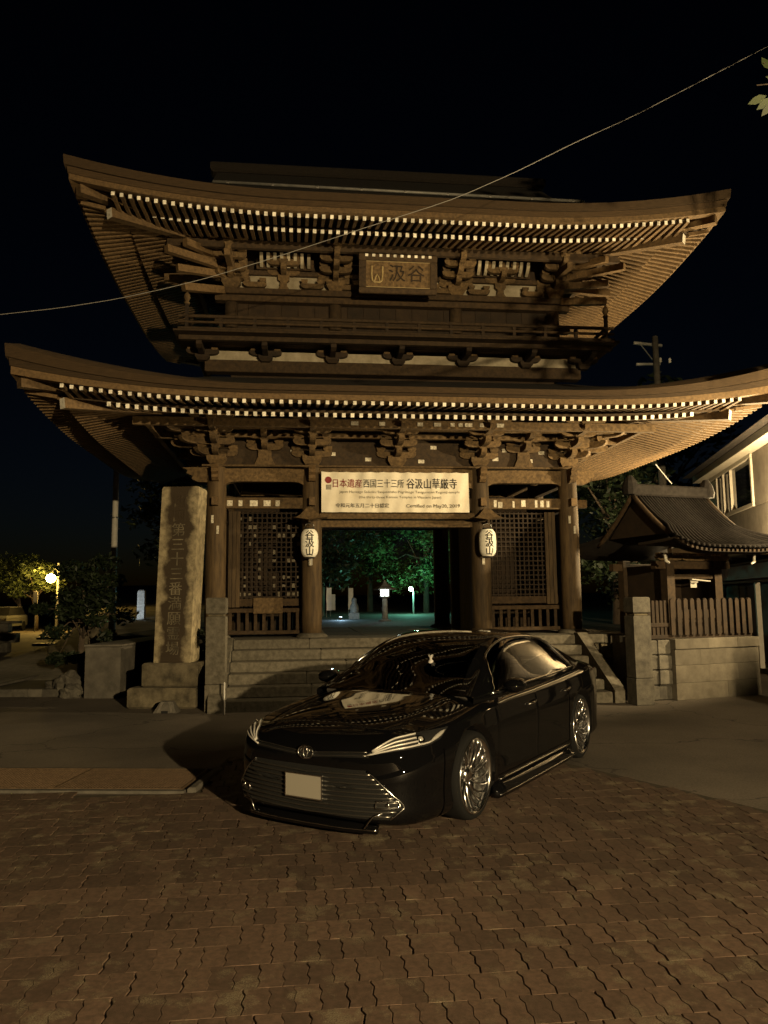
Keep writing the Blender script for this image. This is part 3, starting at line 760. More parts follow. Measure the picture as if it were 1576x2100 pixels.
gpart(MB().bbox(-2.75, -2.20, .12, .16, 1.48, 1.78, .006), 'notice_board', 'wood_brack')
# small votive papers stuck to the lattice of the left bay
vp = MB()
for i in range(15):
    for j in range(10):
        if rng.random() < .36 and not (6 < i < 9):
            s = -3.25 + 1.39 * (i + .5) / 15; z = 1.80 + (j * 1.7 + .5) * .095
            w, h = .018 + rng.random() * .014, .02 + rng.random() * .025
            vp.box(s - w, s + w, .247, .25, z - h, z + h)
vo = vp.build('votive_papers', mat('old_paper', (.10, .085, .06), .9, noise=40, col2=(.22, .19, .14)), gate); vo['kind'] = 'stuff'
# pilgrims' name slips pasted on beams and posts
def slip(s, l, z, w, h): gpart(MB().box(s - w / 2, s + w / 2, l - .003, l, z - h / 2, z + h / 2), 'name_slip', 'paper')
for s in (1.75, 1.95, 2.05, 2.32, 2.52, 2.78, 2.90, 3.02): slip(s, -.062, 3.57 + rng.normal(0, .01), .04 + rng.random() * .06, .10 + rng.random() * .05)
for s in (-3.2, -3.0, -2.75, -2.5, -2.3): slip(s, -.062, 3.57, .06 + rng.random() * .1, .11)
for s in (-.9, -.4, .3, .62, .9, 1.05, 1.2, 1.45, 1.66, 1.8): slip(s, -1.153, 4.895, .07 + rng.random() * .07, .07)
for s, z in ((-2.4, 4.7), (-2.0, 4.62), (2.2, 4.66), (2.95, 4.62), (-1.25, 4.55), (2.0, 4.48), (2.7, 4.45), (-.55, 4.45), (.5, 4.42), (.75, 4.7)): slip(s, .018, z, .12, .07)
for s in SC[1:3]:
    for k in range(3): slip(s + rng.normal(0, .05), -.197, 3.0 - .28 * k, .05, .13)
for s in (-3.455, 3.455):
    for k in range(2): slip(s - .05 + .1 * k, -.198, 3.25 - .2 * k, .045, .15)
# ================================================================== THE CAR
mat('car_paint', (.0035, .0035, .004), .4, spec=.0, coat=1.0)
mat('car_trim', (.010, .010, .010), .45)
mat('car_gap', (.004, .004, .004), .9)
mat('chrome', (.82, .82, .82), .17, metal=1.0)
mat('rim_metal', (.62, .61, .60), .16, metal=1.0)
mat('rubber', (.007, .007, .007), .85, spec=.25)
mat('lens_clear', (.55, .53, .49), .2, metal=.35); mat('drl', (.62, .60, .56), .3, metal=.2)
mat('lamp_housing', (.10, .10, .10), .12, metal=.8)
mat('plate_white', (.30, .28, .24), .5)
mat('seat', (.05, .045, .04), .7)
mat('pale_plastic', (.55, .53, .50), .5)
def glass_mat(name, tint, rough=.0):
    m = bpy.data.materials.new(name); m.use_nodes = True; nt = m.node_tree; nt.nodes.clear()
    out = nt.nodes.new('ShaderNodeOutputMaterial'); mx = nt.nodes.new('ShaderNodeMixShader'); tr = nt.nodes.new('ShaderNodeBsdfTransparent'); gl = nt.nodes.new('ShaderNodeBsdfGlossy'); fr = nt.nodes.new('ShaderNodeFresnel')
    fr.inputs['IOR'].default_value = 1.55; tr.inputs['Color'].default_value = (*tint, 1); gl.inputs['Roughness'].default_value = .015; gl.inputs['Color'].default_value = (1, 1, 1, 1)
    nt.links.new(fr.outputs[0], mx.inputs[0]); nt.links.new(tr.outputs[0], mx.inputs[1]); nt.links.new(gl.outputs[0], mx.inputs[2]); nt.links.new(mx.outputs[0], out.inputs[0])
    MATS[name] = m; return m
glass_mat('car_glass', (.30, .31, .30)); glass_mat('car_glass_dark', (.16, .16, .16)); glass_mat('clear_cover', (.92, .92, .90))

CAR_LOC = Vector((.640, 7.875, 0)); CAR_ROT = math.atan2(-.8515, -.5243); KX = .957
CAR_M = Matrix.Translation(CAR_LOC) @ Matrix.Rotation(CAR_ROT, 4, 'Z'); CAR_I = CAR_M.inverted()
car = thing('parked_car', 'black four-door sedan parked askew on the square, chrome wheels and trim', 'car', CAR_LOC, CAR_ROT)

def kx(q): return q * KX + max(0.0, q - 1.62) * .075
def curve(xs, ys):
    """smooth curve through points (Catmull-Rom tangents, non-uniform)"""
    xs = [kx(q) for q in xs]; ys = list(ys)
    o = np.argsort(xs); X = np.array(xs)[o]; Y = np.array(ys)[o]
    m = np.gradient(Y, X)
    dd = np.diff(Y) / np.diff(X)
    for i in range(1, len(X) - 1):
        if dd[i - 1] * dd[i] <= 0: m[i] = 0
        else: m[i] = np.sign(m[i]) * min(abs(m[i]), 3 * min(abs(dd[i - 1]), abs(dd[i])))
    def f(x):
        i = int(np.clip(np.searchsorted(X, x) - 1, 0, len(X) - 2)); h = X[i + 1] - X[i]; t = float(np.clip((x - X[i]) / h, 0, 1))
        return float((2 * t**3 - 3 * t**2 + 1) * Y[i] + (t**3 - 2 * t**2 + t) * h * m[i] + (-2 * t**3 + 3 * t**2) * Y[i + 1] + (t**3 - t**2) * h * m[i + 1])
    return f
# plan half width, centre-line top, shoulder height, underside
fW = curve((2.40, 2.36, 2.28, 2.18, 2.0, 1.7, 1.4, 1.0, 0, -1.0, -1.5, -2.0, -2.25, -2.40, -2.48), (.30, .56, .73, .815, .868, .900, .914, .918, .920, .920, .920, .895, .85, .76, .60))
fT = curve((2.40, 2.36, 2.28, 2.18, 2.0, 1.7, 1.4, 1.15, .9, 0, -1.0, -1.6, -1.95, -2.25, -2.40, -2.48), (.63, .685, .738, .772, .815, .866, .905, .938, .948, .945, .975, 1.015, 1.035, 1.025, .985, .93))
fS = curve((2.40, 2.36, 2.28, 2.18, 2.0, 1.7, 1.4, 1.15, .9, 0, -1.0, -1.6, -1.95, -2.25, -2.40, -2.48), (.55, .60, .65, .69, .735, .785, .820, .845, .865, .885, .915, .935, .94, .925, .895, .86))
fB = curve((2.40, 2.30, 2.1, 1.9, 1.0, 0, -1.9, -2.3, -2.48), (.17, .13, .105, .10, .13, .135, .15, .20, .32))
ST = [2.40, 2.375, 2.33, 2.26, 2.17, 2.05, 1.88, 1.72, 1.56, 1.40, 1.24, 1.08, .98, .78, .52, .26, .06, -.02, -.10, -.36, -.62, -.88, -.99, -1.10, -1.24, -1.42, -1.60, -1.76, -1.90, -2.06, -2.20, -2.33, -2.42, -2.48]
ST = [kx(q) for q in ST]
def section(x):
    W, T, S, B = fW(x), fT(x), fS(x), fB(x)
    return [(0, T), (.32 * W, T - .004), (.60 * W, T - .018), (.80 * W, T - .05 - .12 * max(0, T - S - .05)), (.915 * W, S + .012), (.968 * W, S - .045), (.985 * W, S - .13), (W, S - .21), (.990 * W, max(.44, B + .1)), (.978 * W, .33), (.985 * W, .225), (.955 * W, B + .025), (.84 * W, B), (.4 * W, B), (0, B)]
mb = MB(); rings = []
for x in ST:
    h = section(x); h2 = [(x, y, z) for y, z in h] + [(x, -y, z) for y, z in h[-2:0:-1]]
    rings.append(h2)
mb.loft(rings, True)
bme = mb.mesh('body', ['car_paint'], True)
bm = bmesh.new(); bm.from_mesh(bme)
cl = bm.edges.layers.float.new('crease_edge')
for e in bm.edges:
    a, c = e.verts
    if abs(a.co.x - c.co.x) > 1e-4:     # longitudinal edges: crease the shoulder and the sill
        for x_, v_ in ((a.co.x, a), (c.co.x, c)): pass
        W = fW(a.co.x); r_ = abs(a.co.y) / W
        if abs(r_ - .968) < .006 and abs(a.co.z - (fS(a.co.x) - .045)) < .01: e[cl] = .55
        if abs(r_ - .985) < .004 and a.co.z < .28: e[cl] = .5
bm.to_mesh(bme); bm.free()
def evaluate(me, mods):
    o = bpy.data.objects.new('tmp', me); COL.objects.link(o)
    for kind, kw in mods:
        md = o.modifiers.new(kind, kind)
        for k, v in kw.items(): setattr(md, k, v)
    bpy.context.view_layer.update()
    m2 = bpy.data.meshes.new_from_object(o.evaluated_get(bpy.context.evaluated_depsgraph_get()))
    bpy.data.objects.remove(o); return m2
bme = evaluate(bme, [('SUBSURF', dict(levels=2, render_levels=2))])
def bvh_of(me): return BVHTree.FromPolygons([v.co.copy() for v in me.vertices], [tuple(p.vertices) for p in me.polygons])
BODY_BVH = bvh_of(bme)
# wheel arches
AX = (1.4125 * KX, -1.4125 * KX); WR = .338
cut = MB()
for ax in AX:
    for sg in (-1, 1): cut.cyl((ax, sg * .60, WR + .015), (ax, sg * 1.2, WR + .015), .375, n=40)
cut_o = cut.build('cutter', 'car_gap')
bme = evaluate(bme, [('BOOLEAN', dict(operation='DIFFERENCE', solver='EXACT', object=cut_o))])
bpy.data.objects.remove(cut_o)

# split the shell into its panels
def classify(c, n):
    x, y, z = c; s = 'left' if y > 0 else 'right'; xr = x; x = x / KX if x < 1.62 * KX else (x + 1.62 * .075) / (KX + .075)
    if 1.08 < x < 2.17 and abs(y) < .70 * fW(xr) and z > fS(xr) - .05: return 'hood'
    if -2.33 < x < -1.76 and abs(y) < .70 * fW(xr) and z > .9: return 'trunk_lid'
    if x > 1.88 and z < fS(xr) - .13: return 'front_bumper'
    if x < -1.9 and z < fS(xr) - .21: return 'rear_bumper'
    if abs(y) > .8 and .24 < z < fS(xr) - .045:
        if -.02 < x < .98: return 'door_front_' + s
        if -.99 < x < -.02: return 'door_rear_' + s
    return 'body'
groups = {}
for p in bme.polygons: groups.setdefault(classify(p.center, p.normal), []).append(p)
CARP = {}
for k, polys in groups.items():
    idx = {}; vs = []; fs = []
    for p in polys:
        f = []
        for v in p.vertices:
            if v not in idx: idx[v] = len(vs); vs.append(bme.vertices[v].co.copy())
            f.append(idx[v])
        fs.append(f)
    me = bpy.data.meshes.new(k); me.from_pydata(vs, [], fs); me.materials.append(M['car_paint'])
    me.polygons.foreach_set('use_smooth', [True] * len(fs))
    if k != 'body':
        bm = bmesh.new(); bm.from_mesh(me); bm.normal_update()
        bv = [v for v in bm.verts if v.is_boundary]; off = {v: v.normal.copy() for v in bv}
        for v in bv: v.co -= off[v] * .006
        bm.to_mesh(me); bm.free()
    nm = {'door_front_left': 'door', 'door_front_right': 'door', 'door_rear_left': 'door', 'door_rear_right': 'door'}.get(k, k)
    CARP[k] = link(nm, me, car)
print('car panels', {k: len(v) for k, v in groups.items()})
# dark shell behind the panel gaps
ins = bme.copy(); ins.name = 'inner_shell'
bm = bmesh.new(); bm.from_mesh(ins); bm.normal_update()
for v in bm.verts: v.co -= v.normal * .014
bm.to_mesh(ins); bm.free(); ins.materials.clear(); ins.materials.append(M['car_gap']); link('inner_shell', ins, car)

# ------------------------------------------------------------------ cabin: windscreen, side windows, roof, pillars
fRz = curve((1.20, .95, .62, .36, .1, -.2, -.6, -1.0, -1.30, -1.62, -1.92), (.925, 1.05, 1.225, 1.335, 1.398, 1.418, 1.410, 1.365, 1.300, 1.18, 1.035))
fRw = curve((1.20, .95, .62, .36, .1, -.2, -.6, -1.0, -1.30, -1.62, -1.92), (.76, .70, .635, .60, .585, .582, .58, .575, .57, .60, .66))
fBw = curve((1.20, .9, .4, -.4, -1.0, -1.5, -1.92), (.80, .835, .845, .845, .835, .81, .73))
fBz = curve((1.20, .9, .0, -1.0, -1.5, -1.92), (.90, .905, .92, .945, .965, .985))
CX_ST = [1.20, 1.06, .92, .76, .60, .44, .30, .16, .02, -.14, -.30, -.46, -.62, -.78, -.94, -1.10, -1.26, -1.42, -1.58, -1.74, -1.92]
def csec(x):
    z, w, bw, bz = fRz(x), fRw(x), fBw(x), fBz(x); top = max(z, bz)
    e = max(0.0, top - bz)
    return [(0, top), (w * .45, top - .008), (w * .80, top - .028 * min(1, e * 6)), (w * .955, top - .06 * min(1, e * 4)), (w + (bw - w) * .22, top - .30 * e), (w + (bw - w) * .62, top - .64 * e), (bw, bz - .005), (bw, bz - .06)]
def dense(h, n=6):
    """Catmull-Rom through the half profile, n steps per span"""
    P = [Vector((y, z, 0)) for y, z in h]; Q = [Vector((-P[1].x, P[1].y, 0))] + P + [P[-1] * 2 - P[-2]]; out = []
    for i in range(1, len(Q) - 2):
        a, b_, c, d = Q[i - 1], Q[i], Q[i + 1], Q[i + 2]
        for k in range(n):
            t = k / n
            out.append(.5 * ((2 * b_) + (c - a) * t + (2 * a - 5 * b_ + 4 * c - d) * t * t + (3 * b_ - 3 * c + d - a) * t ** 3))
    out.append(P[-1]); return [(p.x, p.y) for p in out]
CXD = [q * KX for q in np.linspace(1.20, -1.92, 105)]
CG = [dense(csec(x)) for x in CXD]; NJ = len(CG[0])
def cab_class(x, j, s):
    """x in model units, j index on the half profile (6 per span: 0 centre, 12 glass edge, 18 roof edge, 36 belt)"""
    x /= KX
    if j >= 36: return 'pillar'
    if j < 18:
        if x > .40: return 'windscreen' if j < 14 else 'pillar'
        if x < -1.02: return 'rear_window' if j < 14 else 'pillar'
        return 'roof'
    if x > .86 - max(0, 35 - j) * .021 + .0 or x < -1.40 + max(0, 35 - j) * .016: return 'pillar'
    if j < 20: return 'roof' if x < .40 and x > -1.02 else 'pillar'
    if -.10 < x < .0 or -1.08 < x < -1.04: return 'pillar'
    return ('window_front_' if x > -.05 else 'window_rear_') + s
groups = {}
for sgn, sname in ((1, 'left'), (-1, 'right')):
    for i in range(len(CXD) - 1):
        for j in range(NJ - 1):
            k = cab_class((CXD[i] + CXD[i + 1]) / 2, j, sname)
            groups.setdefault(k, []).append([(CXD[a], sgn * CG[a][c][0], CG[a][c][1]) for a, c in ((i, j), (i, j + 1), (i + 1, j + 1), (i + 1, j))])
allv, allf = [], []
for k, quads in groups.items():
    idx = {}; vs = []; fs = []
    for qd in quads:
        f = []
        for p in qd:
            key = (round(p[0], 5), round(p[1], 5), round(p[2], 5))
            if key not in idx: idx[key] = len(vs); vs.append(p)
            f.append(idx[key])
        f = list(dict.fromkeys(f))
        if len(f) > 2: fs.append(f)
    o_ = len(allv); allv += [Vector(p) for p in vs]; allf += [tuple(q + o_ for q in f) for f in fs]
    me = bpy.data.meshes.new(k); me.from_pydata(vs, [], fs)
    me.materials.append(M['car_paint' if k in ('roof', 'pillar') else 'car_glass' if k in ('windscreen', 'window_front_left', 'window_front_right') else 'car_glass_dark'])
    me.polygons.foreach_set('use_smooth', [True] * len(fs))
    bm = bmesh.new(); bm.from_mesh(me); bmesh.ops.recalc_face_normals(bm, faces=bm.faces); bm.to_mesh(me); bm.free()
    link('side_window' if k.startswith('window') else k, me, car)
CAB_BVH = BVHTree.FromPolygons(allv, allf)
def cab_pt(x, j, off=.006, sg=1):
    i = min(range(len(CXD)), key=lambda q: abs(CXD[q] - x * KX)); y, z = CG[i][j]
    n_ = Vector((0, CG[i][max(j - 1, 0)][1] - CG[i][min(j + 1, NJ - 1)][1], CG[i][min(j + 1, NJ - 1)][0] - CG[i][max(j - 1, 0)][0])).normalized()
    return Vector((CXD[i], sg * (y + n_.y * off), z + n_.z * off))

# ------------------------------------------------------------------ details laid on the shell (pixel -> ray -> surface, then mirrored in the car's own frame)
O_L = CAR_I @ Vector((0, 0, CAM_H))
def hit(px, py, which='body'):
    d = (CAR_I.to_3x3() @ ray(px, py)).normalized()
    best = None
    for b_ in ((BODY_BVH,) if which == 'body' else (CAB_BVH,) if which == 'cab' else (BODY_BVH, CAB_BVH)):
        h = b_.ray_cast(O_L, d)
        if h[0] is not None and (best is None or h[3] < best[3]): best = h
    if best is None: return None
    n = best[1]
    if n.dot(d) > 0: n = -n
    return best[0], n
def resample(pts, n):
    P = [Vector((*p, 0)) for p in pts]; L = [0]
    for a, c in zip(P[:-1], P[1:]): L.append(L[-1] + (c - a).length)
    out = []
    for i in range(n):
        t = L[-1] * i / (n - 1)
        k = max(j for j in range(len(L)) if L[j] <= t + 1e-9); k = min(k, len(P) - 2)
        u = (t - L[k]) / max(1e-9, L[k + 1] - L[k]); q = P[k].lerp(P[k + 1], min(1, u)); out.append((q.x, q.y))
    return out
def patch(upper, lower, name, m_, off=.004, n=16, rows=6, both=True, thick=.012, parent=car):
    up, lo = resample(upper, n), resample(lower, n); P = []
    for r_ in range(rows):
        t = r_ / (rows - 1); row = []
        for (a, b_), (c, d) in zip(up, lo):
            h = hit(a + (c - a) * t, b_ + (d - b_) * t)
            if h is None:
                row.append(row[-1] if row else None); continue
            row.append(h[0] + h[1] * off)
        P.append(row)
    objs = []
    for sg in ((1, -1) if both else (1,)):
        Q = [[Vector((p.x, p.y * sg, p.z)) for p in r_] for r_ in P]
        m2 = MB(); m2.grid(Q)
        objs.append(m2.build(name, m_, parent, smooth=True))
    return objs, P
def line_on(pts, name, m_, r=.006, off=.003, n=24, both=True, which='any', parent=car):
    q = [hit(a, b_, which) for a, b_ in resample(pts, n)]; q = [h[0] + h[1] * off for h in q if h]
    for sg in ((1, -1) if both else (1,)):
        MB().tube([(p.x, p.y * sg, p.z) for p in q], r, 6).build(name, m_, parent, smooth=True)
    return q
def surf_front(y, z, off=0.0):
    h = BODY_BVH.ray_cast(Vector((4, y, z)), Vector((-1, 0, 0)))
    if h[0] is None: return None
    return h[0] + h[1] * off
def surf_side(x, z, off=0.0, sg=1):
    h = BODY_BVH.ray_cast(Vector((x, sg * 3, z)), Vector((0, -sg, 0)))
    return h[0] + h[1] * off if h[0] is not None else None
def cab_side(x, z, off=0.0, sg=1):
    h = CAB_BVH.ray_cast(Vector((x, sg * 3, z)), Vector((0, -sg, 0)))
    return h[0] + h[1] * off if h[0] is not None else None

# wheels
def make_wheel():
    tyre = MB().ring([(.282, -.105), (.310, -.112), (.330, -.098), (WR, -.06), (WR, .06), (.330, .098), (.310, .112), (.282, .105), (.276, .09), (.276, -.09), (.282, -.105)], 48)
    rim = MB().ring([(.279, .095), (.289, .110), (.282, .117), (.271, .104), (.262, .06), (.25, -.06), (.245, -.09)], 48)
    spokes = []
    for k in range(10):
        for dside in (-1, 1):
            s_ = MB(); P = []
            for i in range(7):
                t = i / 6; r_ = .055 + (.267 - .055) * t; a = 2 * math.pi * k / 10 + dside * (.05 + .12 * t) + .42 * t ** 1.5
                P.append((r_ * math.cos(a), r_ * math.sin(a), .085 - .050 * (1 - t) ** 1.2 - .01 * math.sin(math.pi * t)))
            s_.tube(P, [.012, .011, .010, .009, .009, .010, .012], 6); spokes.append(s_)
    hub = MB().lathe([(.0, .055), (.03, .062), (.042, .056), (.062, .045), (.07, .02), (.07, -.02)], 24)
    disc = MB().ring([(.165, -.03), (.165, -.015), (.06, -.015), (.06, -.03), (.165, -.03)], 32)
    back = MB().lathe([(.255, -.06), (.255, -.055), (.0, -.055)], 32)
    return tyre.mesh('tyre', ['rubber'], True), rim.mesh('rim', ['chrome'], True), [s_.mesh('spoke', ['rim_metal'], True) for s_ in spokes], hub.mesh('hub', ['chrome'], True), disc.mesh('brake_disc', ['steel'], True), back.mesh('wheel_well', ['car_gap'])
tyre, rim, spokes, hub, disc, back = make_wheel()
for ax in AX:
    for sg in (-1, 1):
        w = link('wheel', tyre, car, (ax, sg * .795, WR)); w.rotation_euler = (R(-90) if sg > 0 else R(90), 0, 0)
        for nm, me in (('rim', rim), ('hub', hub), ('brake_disc', disc), ('wheel_back', back)): link(nm, me, w)
        for me in spokes: link('spoke', me, w)

# headlights
HU = [(752, 1549), (784, 1527), (806, 1513), (848, 1503), (880, 1498), (919, 1490)]
HL = [(752, 1550), (800, 1543.5), (840, 1537.5), (880, 1528), (904, 1514), (919, 1491)]
hl, HP = patch(HU, HL, 'headlight', 'lamp_housing', .003, 20, 8)
def lerp2(a, b_, t): return [(p[0] + (q[0] - p[0]) * t, p[1] + (q[1] - p[1]) * t) for p, q in zip(resample(a, 14), resample(b_, 14))]
for t, a, c in ((.12, 1, 9), (.38, 1, 9), (.62, 1, 9), (.86, 0, 11)):
    pts = lerp2(HU, HL, t)[a:c]
    q = [hit(*p) for p in resample(pts, 14)]; q = [h[0] + h[1] * .008 for h in q if h]
    for sg, par in zip((1, -1), hl): MB().tube([(p.x, p.y * sg, p.z) for p in q], .0065, 6).build('light_strip', 'drl', par, smooth=True)
q = hit(862, 1517)
for sg, par in zip((1, -1), hl):
    c = q[0] + q[1] * .004; nn = q[1]
    c = Vector((c.x, c.y * sg, c.z)); nn = Vector((nn.x, nn.y * sg, nn.z))
    MB().cyl(c - nn * .02, c + nn * .010, .036, .033, 20).build('projector', 'chrome', par, smooth=False)
    MB().cyl(c - nn * .005, c + nn * .014, .024, .018, 20).build('lens', 'lens_clear', par, smooth=True)
q2 = [hit(*p) for p in resample([(884, 1520), (912, 1497)], 6)]; q2 = [h[0] + h[1] * .006 for h in q2]
for sg, par in zip((1, -1), hl): MB().tube([(p.x, p.y * sg, p.z) for p in q2], [.004, .012, .016, .016, .012, .005], 8).build('side_reflector', 'lens_clear', par, smooth=True)

# lower grille with its slats
def grille_half(z): return np.interp(z, (.185, .26, .30, .40, .49, .515), (.66, .745, .735, .64, .545, .50))
back_g = MB(); P = []
for i in range(11):
    z = .185 + (.515 - .185) * i / 10; w = grille_half(z)
    row = []
    for j in range(25):
        y = -w + 2 * w * j / 24; p = surf_front(y, z, .004); row.append(p)
    P.append(row)
P = [[p for p in r_] for r_ in P if all(p is not None for p in r_)]
back_g.grid(P); grille = back_g.build('grille', 'car_gap', car, smooth=True)
for i in range(10):
    z = .205 + i * .031; w = grille_half(z) - .015
    pts = []
    for j in range(41):
        y = -w + 2 * w * j / 40
        dip = -.012 * (1 - min(1, abs(y) / (w * .55))) + .010 * max(0, (abs(y) / w - .6))
        p = surf_front(y, z + dip, .010)
        if p is not None: pts.append(p)
    m2 = MB(); rr = []
    for p in pts: rr.append([(p.x - .004, p.y, p.z - .006), (p.x + .010, p.y, p.z - .004), (p.x + .004, p.y, p.z + .007), (p.x - .008, p.y, p.z + .006)])
    m2.loft(rr, True); m2.build('slat', 'grille_slat' if 'grille_slat' in M else mat('grille_slat', (.30, .29, .27), .32, metal=.95), grille, smooth=True)
for sg in (-1, 1):
    pts = [surf_front(sg * grille_half(z), z, .008) for z in np.linspace(.19, .51, 14)]; pts = [p for p in pts if p is not None]
    MB().tube(pts, .006, 6).build('grille_edge', 'chrome', grille, smooth=True)
# upper slot grille with the oval emblem
m2 = MB(); P = []
for z in np.linspace(.60, .628, 3):
    row = [surf_front(y, z - .03 * (1 - abs(y) / .52) ** 1.5, .005) for y in np.linspace(-.52, .52, 27)]
    P.append(row)
if all(p is not None for r_ in P for p in r_): m2.grid(P); m2.build('upper_grille', 'car_trim', car, smooth=True)
for dz in (-.004, .018):
    pts = [surf_front(y, .616 + dz - .03 * (1 - abs(y) / .52) ** 1.5, .008) for y in np.linspace(-.5, .5, 31)]
    MB().tube([p for p in pts if p is not None], .0035, 6).build('upper_grille_bar', 'grille_slat', car, smooth=True)
c = surf_front(0, .605, .015)
def oval(cx_, cz_, a, b_, r, name, par):
    MB().tube([(c.x + .004, cx_ + a * math.cos(t), cz_ + b_ * math.sin(t)) for t in np.linspace(0, 2 * math.pi, 25)], r, 6).build(name, 'chrome', par, smooth=True)
emb = MB().lathe([(.0, -.004), (.07, -.004), (.07, .0), (.0, .004)], 24).build('emblem', 'car_trim', car, loc=(c.x - .004, 0, c.z)); emb.rotation_euler = (0, R(90), 0); emb.scale = (.68, 1, 1)
for args in ((0, c.z, .068, .046, .006), (0, c.z + .014, .042, .018, .005), (0, c.z, .018, .042, .005)): oval(*args, 'emblem_ring', car)
# licence plate
pl = surf_front(0, .36, .03)
plate = MB().bbox(pl.x - .006, pl.x + .006, -.165, .165, .285, .450, .004).build('licence_plate', 'plate_white', car)
fr_ = MB()
for a in ((-.17, .17, .280, .287), (-.17, .17, .448, .455)): fr_.box(pl.x - .007, pl.x + .009, *a)
for y in (-.17, .163): fr_.box(pl.x - .007, pl.x + .009, y, y + .007, .287, .448)
fr_.build('plate_frame', 'chrome', plate)
# fog lamps at the grille corners
for sg in (-1, 1):
    Y0, Y1 = .57, .71
    P = [[surf_front(sg * y, z, .014) for y in np.linspace(Y0, Y1, 8)] for z in np.linspace(.268, .312, 4)]
    fg = MB().grid(P).build('fog_lamp', 'lamp_housing', car, smooth=True)
    lp_ = [surf_front(sg * y, z, .018) for y, z in ((Y0, .265), (.63, .263), (Y1, .268), (Y1 + .012, .292), (Y1, .316), (.63, .314), (Y0 + .012, .312), (Y0, .265))]
    MB().tube(lp_, .006, 6).build('fog_rim', 'chrome', fg, smooth=True)
    p = surf_front(sg * .655, .290, .014); MB().cyl(p, p + Vector((.014, 0, 0)), .017, .013, 14).build('fog_bulb', 'chrome', fg, smooth=True)
# front lip, side skirts
def lip_ring(p, n2, w, z0, z1):
    return [(p.x - n2.x * .05, p.y - n2.y * .05, z0), (p.x + n2.x * w, p.y + n2.y * w, z0), (p.x + n2.x * w, p.y + n2.y * w, z0 + (z1 - z0) * .35), (p.x + n2.x * .01, p.y + n2.y * .01, z1), (p.x - n2.x * .05, p.y - n2.y * .05, z1)]
pts = []
for y in np.linspace(-.58, .58, 41):
    p = surf_front(y, .26)
    if p is not None: pts.append(p)
rr = []; top = []
for i, p in enumerate(pts):
    a, b_ = pts[max(0, i - 1)], pts[min(len(pts) - 1, i + 1)]; t = (b_ - a); n2 = Vector((t.y, -t.x, 0)).normalized()
    if n2.x < 0: n2 = -n2
    edge = abs(p.y) / .8; w = .010 + .02 * max(0, .5 - edge)
    rr.append(lip_ring(p, n2, w * .6, .085, .150 - .06 * max(0, edge - .5))); top.append(Vector((p.x + n2.x * (w + .002), p.y + n2.y * (w + .002), .112)))
lip = MB().loft(rr, True).build('front_lip', 'car_paint', car, smooth=True)
MB().tube(top, .0045, 6).build('lip_strip', 'chrome', lip, smooth=True)
for sg in (-1, 1):
    a = surf_front(sg * .62, .23, .012); b_ = surf_front(sg * .50, .19, .012)
    if a is not None and b_ is not None: MB().tube([a, (a + b_) / 2 + Vector((.015, 0, 0)), Vector((b_.x + .02, b_.y, .125))], .006, 6).build('lip_fin', 'chrome', lip, smooth=True)
    xs = np.linspace(.98, -.98, 15); rr = []
    for i, x in enumerate(xs):
        w = .925 + .028 * math.sin(math.pi * i / 14) ** .3
        rr.append([(x, sg * .86, .085), (x, sg * w, .085), (x, sg * (w + .006), .12), (x, sg * (w - .01), .165), (x, sg * .90, .20), (x, sg * .86, .20)])
    sk = MB().loft(rr, True).build('side_skirt', 'car_paint', car, smooth=True)
    MB().tube([(x, sg * (.935 + .028 * math.sin(math.pi * (i + .5) / 15) ** .3), .118) for i, x in enumerate(xs)], .0045, 6).build('skirt_strip', 'chrome', sk, smooth=True)
    pts = [surf_side(x, .222, .006, sg) for x in np.linspace(.88, -.90, 20)]
    MB().tube([p for p in pts if p is not None], .008, 6).build('sill_moulding', 'chrome', car, smooth=True)
